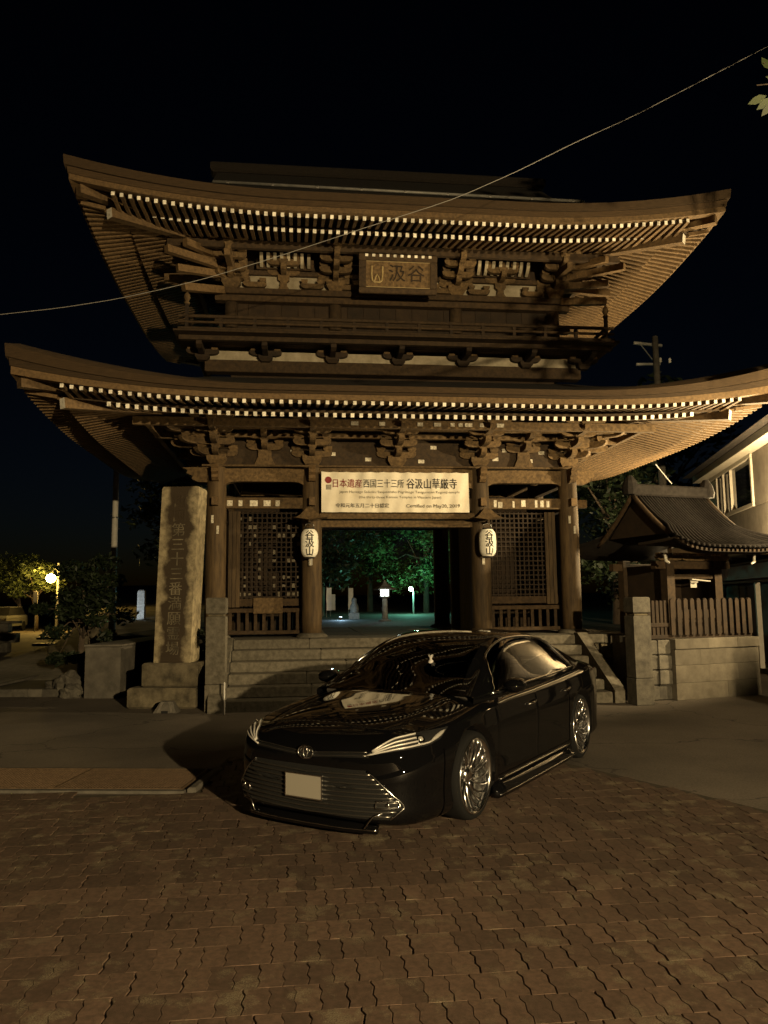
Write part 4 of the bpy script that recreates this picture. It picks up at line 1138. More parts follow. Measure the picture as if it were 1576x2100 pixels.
# bright window surround and belt line
for sg in (-1, 1):
    loop = [cab_pt(.86 - (35 - j_) * .021, j_, .006, sg) for j_ in (35, 33, 31, 29, 27, 25, 23, 21)] + [cab_pt(x, 20, .006, sg) for x in np.linspace(.50, -1.14, 30)] + [cab_pt(-1.40 + (35 - j_) * .016, j_, .006, sg) for j_ in (21, 24, 27, 30, 33, 35)]
    MB().tube(loop, .012, 8).build('window_trim', 'chrome', car, smooth=True)
    belt = [cab_pt(x, 35, .007, sg) for x in np.linspace(.86, -1.40, 30)]
    MB().tube(belt, .011, 8).build('belt_trim', 'chrome', car, smooth=True)
    # mirrors, door handles
    mz = .975; MX = .68; mr_ = MB()
    rr = []
    for i, (dx, s_) in enumerate(((.13, .25), (.11, .7), (.06, .95), (0, 1.0), (-.05, .92), (-.075, .75))):
        rr.append([(MX + dx, sg * (.985 + .095 * s_ * math.cos(t)), mz + .066 * s_ * math.sin(t)) for t in np.linspace(0, 2 * math.pi, 17)[:-1]])
    mr_.loft(rr, True); mo = mr_.build('wing_mirror', 'car_paint', car, smooth=True)
    MB().tube([(MX + .04, sg * .835, .905), (MX, sg * .89, .93), (MX, sg * .94, .95)], .022, 8).build('mirror_arm', 'car_trim', mo, smooth=True)
    MB().tube([(MX + .05, sg * .91, mz - .050), (MX + .07, sg * .985, mz - .054), (MX + .04, sg * 1.06, mz - .048)], .005, 6).build('mirror_strip', 'chrome', mo, smooth=True)
    for x, key in ((.13, 'front'), (-.86, 'rear')):
        a = surf_side(x + .09, .755 + .02 * (key == 'rear'), .02, sg); b_ = surf_side(x - .09, .765 + .02 * (key == 'rear'), .02, sg)
        par = CARP.get('door_%s_%s' % (key, 'left' if sg > 0 else 'right'), car)
        MB().tube([a - Vector((0, sg * .02, 0)), a, (a + b_) / 2 + Vector((0, sg * .012, 0)), b_, b_ - Vector((0, sg * .02, 0))], .011, 8).build('handle', 'chrome', par, smooth=True)
    # tail lamp, just seen on the flank
    P = [[Vector((x, sg * (fW(x) * (.965 - .03 * k) + .004), .90 - .05 * k)) for x in np.linspace(-1.95, -2.35, 6)] for k in range(3)]
    MB().grid(P).build('tail_lamp', mat('tail_red', (.12, .01, .01), .15, coat=.5) if 'tail_red' not in M else 'tail_red', car, smooth=True)
# interior
it = MB().bbox(.62, 1.10, -.72, .72, .80, .955, .03).build('dashboard', 'seat', car)
for y in (-.36, .36):
    MB().loft([[(.02 - .25 * t + dx, y + sx * .24 * (1 - .25 * t), .66 + .52 * t) for dx, sx in ((.06, -1), (.06, 1), (-.06, 1), (-.06, -1))] for t in (0, .3, .6, .85, 1.0)], True).build('front_seat', 'seat', car, smooth=False)
    MB().bbox(-.27, -.17, y - .12, y + .12, 1.17, 1.30, .03).build('headrest', 'seat', car)
MB().loft([[(-.95 - .28 * t + dx, sx * .6, .66 + .42 * t) for dx, sx in ((.06, -1), (.06, 1), (-.06, 1), (-.06, -1))] for t in (0, .5, 1.0)], True).build('rear_seat', 'seat', car)
MB().tube([(.50 + .17 * .3 * math.cos(t), -.36 + .18 * math.cos(t + 1.57), .95 + .17 * math.sin(t + 1.57)) for t in np.linspace(0, 2 * math.pi, 25)], .014, 6).build('steering_wheel', 'seat', car, smooth=True)
box_ = thing('cardboard_box', 'pale open box lying on the rear seat inside the car', 'box', CAR_M @ Vector((-.70, .42, .72)), CAR_ROT + .5)
MB().bbox(-.16, .16, -.13, .13, .08, .30, .006).build('carton', 'pale_plastic', box_)
MB().beam((-.16, 0, .305), (.05, .02, .36), .24, .006).build('flap', 'pale_plastic', box_)
MB().bbox(-.16, .16, -.13, .13, -.06, .079, .006).build('carton_base', 'seat', box_)
orn = MB(); orn.lathe([(.0, 0), (.026, 0), (.028, .02), (.028, .19), (.022, .205), (.012, .212), (.012, .225)], 18)
o_pos = CAR_M @ Vector((.72, .18, .956))
fr0 = thing('air_freshener', 'pale bottle with leafy top standing on the dashboard behind the windscreen', 'bottle', o_pos, CAR_ROT)
orn.build('bottle', 'pale_plastic', fr0, smooth=True)
lv = MB()
for k in range(7):
    a = 2 * math.pi * k / 7; lv.beam((.005 * math.cos(a), .005 * math.sin(a), .222), (.022 * math.cos(a), .022 * math.sin(a), .250 + .008 * (k % 2)), .010, .003)
lv.build('leaf_top', 'pale_plastic', fr0)
# ================================================================== THINGS ON THE GATE
# banner
def ripple(s, z):
    t = (z - 3.37) / .77
    return .012 * math.sin(s * 14.5 + 1.0) * (.35 + .65 * t) + .010 * math.sin(s * 5.1 + z * 3) + .007 * math.sin(s * 23 - z * 6)
BL = -.33
ban = thing('banner', 'wide white cloth banner with red and black lettering hung across the gate', 'banner', GW(0, BL, 3.37), TH)
bz = lambda z: z - 3.37
P = []
for i in range(19):
    z = 3.37 + .775 * i / 18; row = []
    for j in range(121):
        s = -1.475 + 2.84 * j / 120
        sag = .010 * abs(math.sin((s + 1.475) / 2.84 * math.pi * 12)) * (i / 18) ** 3
        row.append((s, ripple(s, z), bz(z) - sag))
    P.append(row)
b2 = MB(); b2.grid(P); b2.grid([[(x, y + .004, z) for x, y, z in r_] for r_ in P])
b2.build('cloth', 'cloth', ban, smooth=True)
def ban_text(txt, size, s, z, m_, width=None, off=0.0, height=None):
    me = text_mesh(txt, size, .0, 1.0, 0.0, off)
    xs = [v.co.x for v in me.vertices]; zs = [v.co.z for v in me.vertices]
    cx_, cz_ = (min(xs) + max(xs)) / 2, (min(zs) + max(zs)) / 2
    kx_ = width / (max(xs) - min(xs)) if width else 1.0; kz = height / (max(zs) - min(zs)) if height else kx_
    for v in me.vertices:
        x = (v.co.x - cx_) * kx_ + s; zz = (v.co.z - cz_) * kz + z
        v.co = (x, ripple(x, zz) - .007 + v.co.y, bz(zz))
    me.materials.clear(); me.materials.append(M[m_]); link('lettering', me, ban)
ban_text('日本遺産', .2, -.98, 3.925, 'red_ink', .56, .002, .165)
ban_text('西国三十三所', .2, -.29, 3.925, 'ink', .78, .0015, .165)
ban_text('谷汲山華厳寺', .2, .64, 3.925, 'ink', .98, .0025, .20)
ban_text('Japan Heritage Saikoku Sanjusansho Pilgrimage Tanigumisan Kegonji-temple', .07, .02, 3.755, 'ink_soft', 2.32, 0, .062)
ban_text('(the thirty-three Kannon Temples in Western Japan)', .07, .03, 3.655, 'ink_soft', 1.58, 0, .062)
ban_text('令和元年五月二十日認定', .1, -.70, 3.50, 'ink', 1.02, .0012, .085)
ban_text('Certified on May20, 2019', .1, .66, 3.485, 'ink_soft', 1.04, .0008, .085)
dm = MB(); n = 28
dm.add([(-1.345 + .065 * math.cos(2 * math.pi * i / n), 0, 3.985 + .065 * math.sin(2 * math.pi * i / n)) for i in range(n)], [tuple(range(n))])
dm.v = [(x, ripple(x, z) - .007, bz(z)) for x, _, z in dm.v]; dm.build('red_disc', 'red_ink', ban)
for k in range(5):
    e_ = MB(); x = -1.385 + .02 * k; e_.add([(x, 0, 3.80), (x + .012, 0, 3.80), (x + .012, 0, 3.895), (x, 0, 3.895)], [(0, 1, 2, 3)])
    e_.v = [(x, ripple(x, z) - .007, bz(z)) for x, _, z in e_.v]; e_.build('crest_bar', 'ink_soft', ban)
for j in range(9): MB().cyl((-1.45 + 2.79 * j / 8, ripple(-1.45 + 2.79 * j / 8, 4.13) - .004, .765), (-1.45 + 2.79 * j / 8, .2, .83), .003, n=6).build('tie_cord', 'paper', ban)

# paper lanterns
def lantern(s, l, label, tagpaper):
    t = thing('paper_lantern', label, 'lantern', GW(s, l, 2.50), TH, 'paper lanterns on the gate columns')
    prof = []
    for i in range(41):
        u = i / 40; r_ = .163 * (1 - abs(2 * u - 1) ** 4.5 * .42) + (.0025 if i % 2 else -.0015); prof.append((r_, .02 + .52 * u))
    MB().lathe(prof, 36).build('paper_body', 'lantern_paper', t, smooth=False)
    MB().lathe([(.095, -.005), (.098, .022)], 24).build('bottom_ring', 'ink', t, smooth=True)
    MB().lathe([(.098, .538), (.095, .565)], 24).build('top_ring', 'ink', t, smooth=True)
    MB().tube([(-.08, 0, .56), (-.075, 0, .63), (0, 0, .655), (.075, 0, .63), (.08, 0, .56)], .006, 6).build('bail', 'steel', t, smooth=True)
    MB().cyl((0, 0, .65), (0, .02, .72), .008, n=8).build('hook', 'steel', t)
    for k, ch in enumerate('谷汲山'):
        me = text_mesh(ch, .175, .0, 1, 0.0, .0035)
        zc = .43 - .155 * k; xs = [v.co.x for v in me.vertices]; zs = [v.co.z for v in me.vertices]; cx_, cz_ = (min(xs) + max(xs)) / 2, (min(zs) + max(zs)) / 2
        bm = bmesh.new(); bm.from_mesh(me); bmesh.ops.triangulate(bm, faces=bm.faces); bmesh.ops.subdivide_edges(bm, edges=bm.edges, cuts=1); bm.to_mesh(me); bm.free()
        for v in me.vertices:
            z = v.co.z - cz_ + zc; u = (z - .02) / .52; rr = .163 * (1 - abs(2 * u - 1) ** 4.5 * .42) + .0045 - v.co.y
            a = (v.co.x - cx_) / .163 + .0
            v.co = (rr * math.sin(a), -rr * math.cos(a), z)
        me.materials.clear(); me.materials.append(M['ink']); link('character', me, t)
    if tagpaper: MB().box(.02, .055, -.012, -.010, -.13, .0).build('paper_tag', 'plate_white', t)
    # little hipped hood above it
    hd = MB(); hw, hd_ = .33, .22; z0 = .70
    rows = []
    for k in range(6):
        v = k / 5; z = z0 + .24 * v ** 1.5
        rows.append([(-hw * (1 - v * .82), -hd_ * (1 - v * .8), z + .05 * (1 - v) ** 3), (0, -hd_ * (1 - v * .8), z), (hw * (1 - v * .82), -hd_ * (1 - v * .8), z + .05 * (1 - v) ** 3), (hw * (1 - v * .82), hd_ * .6, z + .05 * (1 - v) ** 3), (-hw * (1 - v * .82), hd_ * .6, z + .05 * (1 - v) ** 3)])
    hd.loft(rows, True); hood = hd.build('hood', 'wood_brack', t)
    MB().bbox(-.02, .02, -.12, .2, .66, .70, .004).build('hood_bracket', 'wood', hood)
    return t
lantern(-1.70, -.40, 'white paper lantern with a paper tag hanging below it, on gate column', True)
lantern(1.69, -.40, 'white paper lantern without any tag, on the gate column nearer the shrine', False)

# name plaque under the upper eave
plq = thing('name_plaque', 'large framed wooden name plaque with carved characters under upper eave', 'plaque', GW(-.05, -.92, 7.45), TH)
holder = plq
pb = MB().bbox(-.62, .62, -.03, .03, .09, .62, .01).build('board', 'wood_brack', plq)
for a in ((-.74, .74, .0, .11), (-.74, .74, .60, .73)): MB().bbox(a[0], a[1], -.055, .045, a[2], a[3], .015).build('frame', 'wood', plq)
for a in ((-.74, -.61), (.61, .74)): MB().bbox(a[0], a[1], -.053, .043, .11, .60, .012).build('frame', 'wood', plq)
for k in range(10): MB().bbox(-.60 + .1333 * k - .028, -.60 + .1333 * k + .028, -.062, -.05, .672, .722, .004).build('stud', 'white_end', plq)
for z in (.118, .592): MB().box(-.605, .605, -.036, -.030, z - .006, z + .006).build('inner_bead', 'gold_wood', plq)
u_ = [(-.50, -.036, .50), (-.505, -.036, .34), (-.49, -.036, .235), (-.45, -.036, .205), (-.35, -.036, .205), (-.31, -.036, .235), (-.298, -.036, .34), (-.30, -.036, .50)]
ch = MB(); ch.tube(u_, .016, 6); ch.tube([(-.455, -.036, .215), (-.43, -.036, .30), (-.40, -.036, .345), (-.37, -.036, .30), (-.345, -.036, .215)], .013, 6); ch.build('carved_character', 'gold_wood', plq)
for k, c_ in enumerate('汲谷'):
    me = text_mesh(c_, .34, .006, 1, .0); me.materials.clear(); me.materials.append(M['wood_dark']); o = link('carved_character', me, plq, (-.02 + .36 * k, -.036, .36))
for o in list(plq.children):
    pass
plq.rotation_euler = (R(9), 0, TH)

# ================================================================== STONES AND POSTS BESIDE THE STEPS
# tall inscribed pillar
mp_ = on_ground(330, 1455); mp_.z = 0
mon = thing('stone_pillar', 'tall weathered stone pillar with carved vertical inscription on two-step base', 'stone pillar', (-3.64, 12.75, 0), R(-4))
sm = mat('pillar_stone', (.10, .08, .050), .95, noise=9, col2=(.29, .245, .155), bump=(70, .7, .008), detail=10, ramp=(.30, .62))
nt = sm.node_tree; b = nt.nodes['Principled BSDF']; tc = nt.nodes.new('ShaderNodeTexCoord'); sep = nt.nodes.new('ShaderNodeSeparateXYZ'); nt.links.new(tc.outputs['Object'], sep.inputs[0])
nz = nt.nodes.new('ShaderNodeTexNoise'); nz.inputs['Scale'].default_value = 3.2; nz.inputs['Detail'].default_value = 6; nt.links.new(tc.outputs['Object'], nz.inputs['Vector'])
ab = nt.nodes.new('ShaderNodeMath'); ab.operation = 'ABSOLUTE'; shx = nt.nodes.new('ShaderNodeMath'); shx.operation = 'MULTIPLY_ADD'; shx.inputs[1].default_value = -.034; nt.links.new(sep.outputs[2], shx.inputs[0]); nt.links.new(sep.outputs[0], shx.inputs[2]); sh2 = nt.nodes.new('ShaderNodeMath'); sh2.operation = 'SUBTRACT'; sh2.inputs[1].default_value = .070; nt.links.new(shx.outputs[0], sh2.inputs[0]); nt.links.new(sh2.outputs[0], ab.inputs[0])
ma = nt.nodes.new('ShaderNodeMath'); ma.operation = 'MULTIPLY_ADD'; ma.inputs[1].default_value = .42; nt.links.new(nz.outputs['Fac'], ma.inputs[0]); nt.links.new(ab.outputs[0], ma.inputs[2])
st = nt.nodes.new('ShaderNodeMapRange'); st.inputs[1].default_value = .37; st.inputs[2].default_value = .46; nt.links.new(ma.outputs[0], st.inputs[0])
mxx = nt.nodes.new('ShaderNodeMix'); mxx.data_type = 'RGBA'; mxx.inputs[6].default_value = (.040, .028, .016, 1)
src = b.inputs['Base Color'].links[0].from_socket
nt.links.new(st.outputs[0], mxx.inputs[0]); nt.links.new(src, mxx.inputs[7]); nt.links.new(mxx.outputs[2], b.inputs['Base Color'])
MB().bbox(-.57, .57, -.02, .80, 0, .33, .03).build('lower_base', 'granite_old', mon)
MB().bbox(-.38, .56, .10, .72, .333, .72, .025).build('upper_base', 'granite_old', mon)
pil = MB(); pil.loft([[(cx_ - w, .16, z), (cx_ + w, .16, z), (cx_ + w, .62, z), (cx_ - w, .62, z)] for z, w, cx_ in ((.722, .31, .10), (1.6, .312, .12), (2.6, .316, .155), (3.62, .318, .19), (3.66, .300, .19))], True)
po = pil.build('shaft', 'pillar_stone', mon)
txt = '西国第三十三番満願霊場'
for k, c_ in enumerate(txt):
    z = 3.40 - .246 * k; me = text_mesh(c_, .24, .012, 1, .0); me.materials.clear(); me.materials.append(M['pillar_stone'] if k in (0, 1) else M['granite_old'])
    link('carved_character', me, po, (.095 + .034 * (z - .7), .160, z))
# low concrete block leaning on its foot
wb = thing('concrete_block', 'small pale wedge-shaped concrete block at the foot of inscribed pillar', 'concrete block', on_ground(340, 1462), R(-4))
MB().loft([[(-.19, -.04, 0), (.19, -.04, 0), (.19, .16, 0), (-.19, .16, 0)], [(-.09, .02, .17), (.09, .02, .17), (.09, .14, .17), (-.09, .14, .17)]], True).build('wedge', 'concrete', wb)
for x in (-.06, .06): MB().beam((x * 1.9, -.05, .004), (x * .9, .015, .165), .035, .03, up=(0, -1, .3)).build('rib', 'concrete', wb)
MB().box(-.05, .05, -.055, -.04, 0, .035).build('slot', 'dark_void', wb)
# square gate posts
def granite_post(label, loc, rz, top_h, stone):
    t = thing('gate_post', label, 'stone post', loc, rz, 'granite posts flanking the steps')
    MB().bbox(-.155, .155, 0, .30, 0, .42, .012).build('lower_block', stone, t)
    MB().bbox(-.15, .15, .004, .296, .423, top_h - .30, .012).build('shaft', stone, t)
    MB().bbox(-.118, .118, .03, .27, top_h - .30, top_h - .262, .008).build('neck', 'granite_old', t)
    MB().bbox(-.152, .152, .0, .30, top_h - .262, top_h, .018).build('cap', stone, t)
    return t
pL = on_ground(440, 1461); granite_post('pale square granite post with necked cap beside the inscribed pillar', (pL.x, pL.y, 0), R(4), 1.78, 'granite')
pR = on_ground(1326, 1447); granite_post('square granite post with necked cap, shade in its colour, before the bell shrine', (pR.x, pR.y, 0), R(12), 1.72, 'stone_dark')  # darker stone than its pair puts the post's shade into the colour
cp = thing('marker_pole', 'thin pale pole standing against the granite post', 'pole', on_ground(460, 1466)); MB().cyl((0, 0, 0), (0, 0, .46), .013, n=10).build('rod', 'pale_plastic', cp, smooth=True); MB().lathe([(.013, .46), (.016, .465), (.006, .49)], 10).build('tip', 'pale_plastic', cp)

# ================================================================== PLANTS
def leaf_mat(name, c, c2):
    m = mat(name, c, .55, noise=3, col2=c2)
    nt = m.node_tree; b = nt.nodes['Principled BSDF']; geo = nt.nodes.new('ShaderNodeNewGeometry')
    src = b.inputs['Base Color'].links[0].from_socket
    mr = nt.nodes.new('ShaderNodeMapRange'); mr.inputs[3].default_value = .55; mr.inputs[4].default_value = 1.5; nt.links.new(geo.outputs['Random Per Island'], mr.inputs[0])
    mx = nt.nodes.new('ShaderNodeMix'); mx.data_type = 'RGBA'; mx.blend_type = 'MULTIPLY'; mx.inputs[0].default_value = 1; nt.links.new(src, mx.inputs[6]); nt.links.new(mr.outputs[0], mx.inputs[7]); nt.links.new(mx.outputs[2], b.inputs['Base Color'])
    tr = nt.nodes.new('ShaderNodeBsdfTranslucent'); nt.links.new(mx.outputs[2], tr.inputs['Color']); ms = nt.nodes.new('ShaderNodeMixShader'); ms.inputs[0].default_value = .3
    out = nt.nodes['Material Output']; nt.links.new(b.outputs[0], ms.inputs[1]); nt.links.new(tr.outputs[0], ms.inputs[2]); nt.links.new(ms.outputs[0], out.inputs[0])
leaf_mat('leaf', (.040, .056, .018), (.065, .082, .028)); leaf_mat('leaf_dark', (.014, .024, .010), (.026, .040, .015)); leaf_mat('leaf_maple', (.05, .10, .03), (.08, .13, .04))
mat('tree_bark', (.07, .05, .035), .95, noise=8, col2=(.13, .10, .07), bump=(25, .8, .02), stretch=(2, 2, .4))
def leaves(centers, radii, n, size, rs, flat=.6):
    """leaf-shaped faces spread in clumps"""
    C = np.array(centers); k = rs.integers(len(C), size=n); d = rs.normal(size=(n, 3)); d /= np.linalg.norm(d, axis=1)[:, None]
    r_ = rs.random(n) ** .45; P = C[k] + d * (np.array(radii)[k] * r_[:, None])
    a = rs.normal(size=(n, 3)); a[:, 2] *= flat; a /= np.linalg.norm(a, axis=1)[:, None]
    b_ = rs.normal(size=(n, 3)); b_ -= a * (a * b_).sum(1)[:, None]; b_ /= np.linalg.norm(b_, axis=1)[:, None]
    s = size * (.6 + .8 * rs.random(n))[:, None]
    V = np.stack([P - a * s, P + b_ * s * .38 - a * s * .2, P + a * s, P - b_ * s * .38 - a * s * .2], 1).reshape(-1, 3)
    me = bpy.data.meshes.new('foliage'); me.from_pydata(V.tolist(), [], np.arange(4 * n).reshape(n, 4).tolist()); return me
def tree(name, label, loc, h, crown_r, trunk_r, m_, n, leaf, seed, clumps=22, crown_lo=.45, lean=(0, 0), cat='tree', group=None, shape=(1, 1, 1)):
    rs = np.random.default_rng(seed); t = thing(name, label, cat, loc, 0, group)
    tr = MB(); top = Vector((lean[0], lean[1], h * .85)); pts = [Vector((0, 0, -.1)), Vector((lean[0] * .15 + rs.normal(0, .04), lean[1] * .15, h * .25)), Vector((lean[0] * .5, lean[1] * .5, h * .55)), top]
    tr.tube(pts, [trunk_r * 1.25, trunk_r, trunk_r * .7, trunk_r * .2], 10)
    cs, rr = [], []
    for k in range(clumps):
        a = rs.random() * 2 * math.pi; u = rs.random() ** .6; z = h * (crown_lo + (1 - crown_lo) * rs.random()); q = crown_r * (1 - .55 * abs((z / h - crown_lo) / (1 - crown_lo) - .45) / .55)
        c = Vector((lean[0] * z / h + math.cos(a) * u * q * shape[0], lean[1] * z / h + math.sin(a) * u * q * shape[1], z)); cs.append(tuple(c)); w = crown_r * (.22 + .2 * rs.random()); rr.append((w, w, w * .6))
        if k % 2 == 0:
            st = Vector((lean[0] * .4, lean[1] * .4, h * (.3 + .3 * rs.random()))); mid = st.lerp(c, .5) + Vector((0, 0, .12 * h * rs.random()))
            tr.tube([st, mid, c], [trunk_r * .4, trunk_r * .22, trunk_r * .08], 6)
    tr.build('trunk', 'tree_bark', t, smooth=True)
    me = leaves(cs, rr, n, leaf, rs); me.materials.append(M[m_]); link('crown', me, t)
    return t
# behind the gate, along the approach, and round the square
tree('maple_tree', 'broad maple lit green by the approach lamp behind the gate', (2.3, 43, .9), 5.6, 3.4, .16, 'leaf_maple', 8500, .11, 11, 40, .30)
tree('maple_tree', 'maple standing behind the small pale stone figure', (-.9, 47, 1.0), 6.5, 3.6, .16, 'leaf_maple', 8500, .11, 12, 40, .30)
tree('broadleaf_tree', 'dark tree filling the gateway behind the stone lantern', (-3.2, 38, .9), 6.0, 3.0, .18, 'leaf_dark', 4200, .16, 13, 26, .25)
tree('broadleaf_tree', 'low dark tree standing between the gate and the bell shrine', (7.4, 24.5, .8), 5.0, 2.4, .2, 'leaf_dark', 5200, .11, 14, 30, .2)
tree('broadleaf_tree', 'dark tree behind the shop and bell shrine roof', (11.5, 32, 1.0), 9.0, 4.0, .25, 'leaf_dark', 5000, .2, 15, 30, .25)
tree('broadleaf_tree', 'leafy tree on the ramp behind the tall inscribed pillar', (-7.0, 27, .6), 5.8, 2.4, .16, 'leaf', 4200, .13, 16, 26, .45)
tree('street_tree', 'small tree around the glowing yellow street lamp', (-22.0, 49, 0), 4.4, 2.4, .12, 'leaf', 3600, .16, 17, 24, .55, lean=(-.5, 0))
tree('street_tree', 'small tree leaning over the pale parked car', (-23.4, 50, 0), 4.6, 2.2, .1, 'leaf', 3000, .16, 18, 20, .6, lean=(-.6, 0))
tree('shrub', 'tall dark evergreen shrub in front of the pale utility pole', (-6.85, 17.6, .05), 2.6, 1.05, .07, 'leaf_dark', 5200, .07, 19, 26, .12, cat='shrub')
tree('shrub', 'low dark shrub between granite post and gate platform', (*GW(-3.75, -1.15, 0).xy, 0), 1.75, .46, .03, 'leaf_dark', 2600, .05, 20, 14, .3, cat='shrub')
tree('added_tree', 'small leafy tree added over the post light to shade the upper eave', (8.9, 10.9, 0), 6.6, 1.35, .09, 'leaf', 5200, .07, 31, 26, .70, lean=(-.7, .1))  # unseen tree, crown placed to block steep upward light from the post lamp
# tree beside the square whose twigs reach into the picture
big = tree('square_tree', 'leafy tree beside the square with twigs hanging into view', (6.4, 6.2, 0), 8.6, 2.6, .17, 'leaf', 2600, .12, 21, 22, .62, lean=(-.3, -.6))
rs = np.random.default_rng(5)
tw = MB()
ends = [at_depth(1552, 175, 4.6), at_depth(1566, 130, 4.6), at_depth(1600, 190, 4.7)]
root_ = Vector((6.2, 5.9, 5.6)); base = Vector((6.4, 6.2, 0))
for e in ends:
    m_ = root_.lerp(e, .55) + Vector((0, 0, .25)); tw.tube([root_ - base, m_ - base, e - base], [.03, .014, .004], 6)
tw.build('twig', 'tree_bark', big, smooth=True)
for (px, py, ang, L) in ((1553, 205, 200, .060), (1568, 213, 215, .058), (1572, 130, 110, .060), (1573, 225, 230, .05), (1590, 160, 160, .06), (1600, 120, 80, .06), (1596, 215, 200, .06)):
    c = at_depth(px, py, 4.6) - base; a = R(ang); d = Vector((math.cos(a), .25, math.sin(a))).normalized(); w = Vector((-math.sin(a), .1, math.cos(a))).normalized() * L * .42
    lf = MB(); lf.grid([[c - d * L, c - d * L], [c - d * L * .4 - w, c - d * L * .4 + w], [c + d * L * .3 - w * .9, c + d * L * .3 + w * .9], [c + d * L, c + d * L]]); lf.build('leaf', 'leaf', big)

# ================================================================== LEFT SIDE OF THE SQUARE
up_ = thing('utility_pole', 'pale slender utility pole rising from the side ramp behind the dark shrub', 'utility pole', (-8.44, 24, .46))
MB().cyl((0, 0, -.1), (0, 0, 7.0), .105, .078, 18).build('shaft', 'pole_paint' if 'pole_paint' in M else mat('pole_paint', (.50, .48, .43), .7, noise=6, col2=(.62, .59, .53)), up_, smooth=True)
for z in (1.6, 3.9): MB().lathe([(.104, -.02), (.108, 0), (.104, .02)], 18, (0, 0, z)).build('band', 'steel', up_)
for k in range(8): MB().cyl((0, 0, 2.2 + .45 * k), (.16 if k % 2 else -.16, 0, 2.2 + .45 * k), .008, n=6).build('step_bolt', 'steel', up_)
cb = thing('concrete_wall', 'short thick concrete wall beside the ramp and the planting bed', 'wall', (-5.15, 14.2, 0), R(-3))
MB().bbox(-.32, .34, 0, 4.5, -.02, .92, .02).build('wall_body', 'concrete', cb); MB().bbox(-.34, .36, -.02, 4.52, .922, .96, .01).build('coping', 'concrete', cb)
mk = thing('stone_marker', 'round-topped stone marker standing in the planting bed', 'stone marker', on_ground(187, 1372), R(8))
MB().loft([[(-.2 * k, -.09, z), (.2 * k, -.09, z), (.2 * k, .09, z), (-.2 * k, .09, z)] for z, k in ((0, 1), (1.05, .98), (1.17, .85), (1.24, .55), (1.27, .2))], True).build('slab', 'granite_old', mk)
MB().bbox(-.3, .3, -.18, .18, -.03, .10, .02).build('foot', 'stone_dark', mk)
bed = thing('planting_bed', 'dark earth planting bed edged with kerb stones beside the ramp', 'planting bed', (-6.6, 15.9, 0))
MB().prism([(-1.05, -1.2), (.75, -1.3), (1.0, 2.6), (-1.0, 3.2)], lambda a, b_, t: (a, b_, t), -.02, .10).build('earth', 'earth', bed)
for i in range(7):
    a = Vector((-1.1 + .27 * i, -1.28 - .012 * i, 0)); MB().bbox(a.x, a.x + .262, a.y - .07, a.y + .07, -.01, .14, .015).build('kerb_stone', 'stone_dark', bed)
for i in range(14): MB().bbox(-1.17, -1.05, -1.2 + i * .31, -1.2 + i * .31 + .30, -.01, .14, .015).build('kerb_stone', 'stone_dark', bed)
def rock(label, loc, r_, seed):
    rs = np.random.default_rng(seed); bm = bmesh.new(); bmesh.ops.create_icosphere(bm, subdivisions=3, radius=1)
    ph = rs.random((5, 3)) * 6
    for v in bm.verts:
        n_ = sum(math.sin(v.co.dot(Vector(rs_)) * 1.7 + i) for i, rs_ in enumerate(ph)) * .07; v.co *= 1 + n_; v.co.z = max(v.co.z, -.45); v.co = Vector((v.co.x * r_[0], v.co.y * r_[1], v.co.z * r_[2] + r_[2] * .45))
    me = bpy.data.meshes.new('rock'); bm.to_mesh(me); bm.free(); me.materials.append(M['stone_dark'])
    return tag(link('rock', me, None, loc), label, 'rock', 'rocks at the planting bed')
rock('larger rounded grey rock at the front of the planting bed', (-5.95, 14.75, .04), (.30, .22, .26), 1)
rock('flat grey rock leaning beside the stone marker', (-6.25, 15.05, .06), (.26, .2, .15), 2)
rock('small dark rock between bed kerb and concrete wall', (-5.75, 14.35, .0), (.2, .16, .17), 3)
# low wall along the far road, parked van, sign, yellow lamp
lw = thing('low_wall', 'long low dark stone wall along the far side road', 'wall', (-19.5, 27.6, 0), R(-1))
for i in range(16):
    for j in range(3):
        o = (.3 if j % 2 else 0); MB().bbox(-6 + i * .76 + o + .006, -6 + i * .76 + o + .754, rng.normal(0, .012), .3, j * .34 + .005, j * .34 + .335, .02).build('wall_stone', 'stone_dark', lw)
MB().bbox(-6.1, 6.5, -.04, .34, 1.022, 1.10, .015).build('coping', 'stone_dark', lw)
pv = thing('parked_car', 'small pale parked car seen end-on behind the far low wall', 'car', (-23.6, 48, .0), R(6))
mat('van_paint', (.12, .12, .11), .3, coat=.6)
MB().loft([[(-.80, -1.8, .35), (.80, -1.8, .35), (.82, 1.8, .35), (-.82, 1.8, .35)], [(-.84, -1.85, .85), (.84, -1.85, .85), (.84, 1.8, .85), (-.84, 1.8, .85)], [(-.80, -1.7, 1.0), (.80, -1.7, 1.0), (.80, 1.75, 1.0), (-.80, 1.75, 1.0)]], True).build('body', 'van_paint', pv)
MB().loft([[(-.76, -1.35, 1.0), (.76, -1.35, 1.0), (.76, 1.6, 1.0), (-.76, 1.6, 1.0)], [(-.64, -.75, 1.46), (.64, -.75, 1.46), (.64, 1.3, 1.46), (-.64, 1.3, 1.46)]], True).build('cabin', 'car_trim', pv)
MB().bbox(-.64, .64, -.76, 1.31, 1.462, 1.53, .03).build('roof', 'van_paint', pv)
for x in (-.74, .74):
    for y in (-1.2, 1.15): MB().cyl((x - .09, y, .31), (x + .09, y, .31), .31, n=20).build('wheel', 'rubber', pv)
    MB().bbox(x * .82 - .1, x * .82 + .1, -1.87, -1.82, .72, .84, .01).build('headlight', 'lens_clear', pv)
sg_ = thing('street_sign', 'narrow white vertical street sign on a thin post by yellow lamp', 'sign', (-21.2, 47, 0))
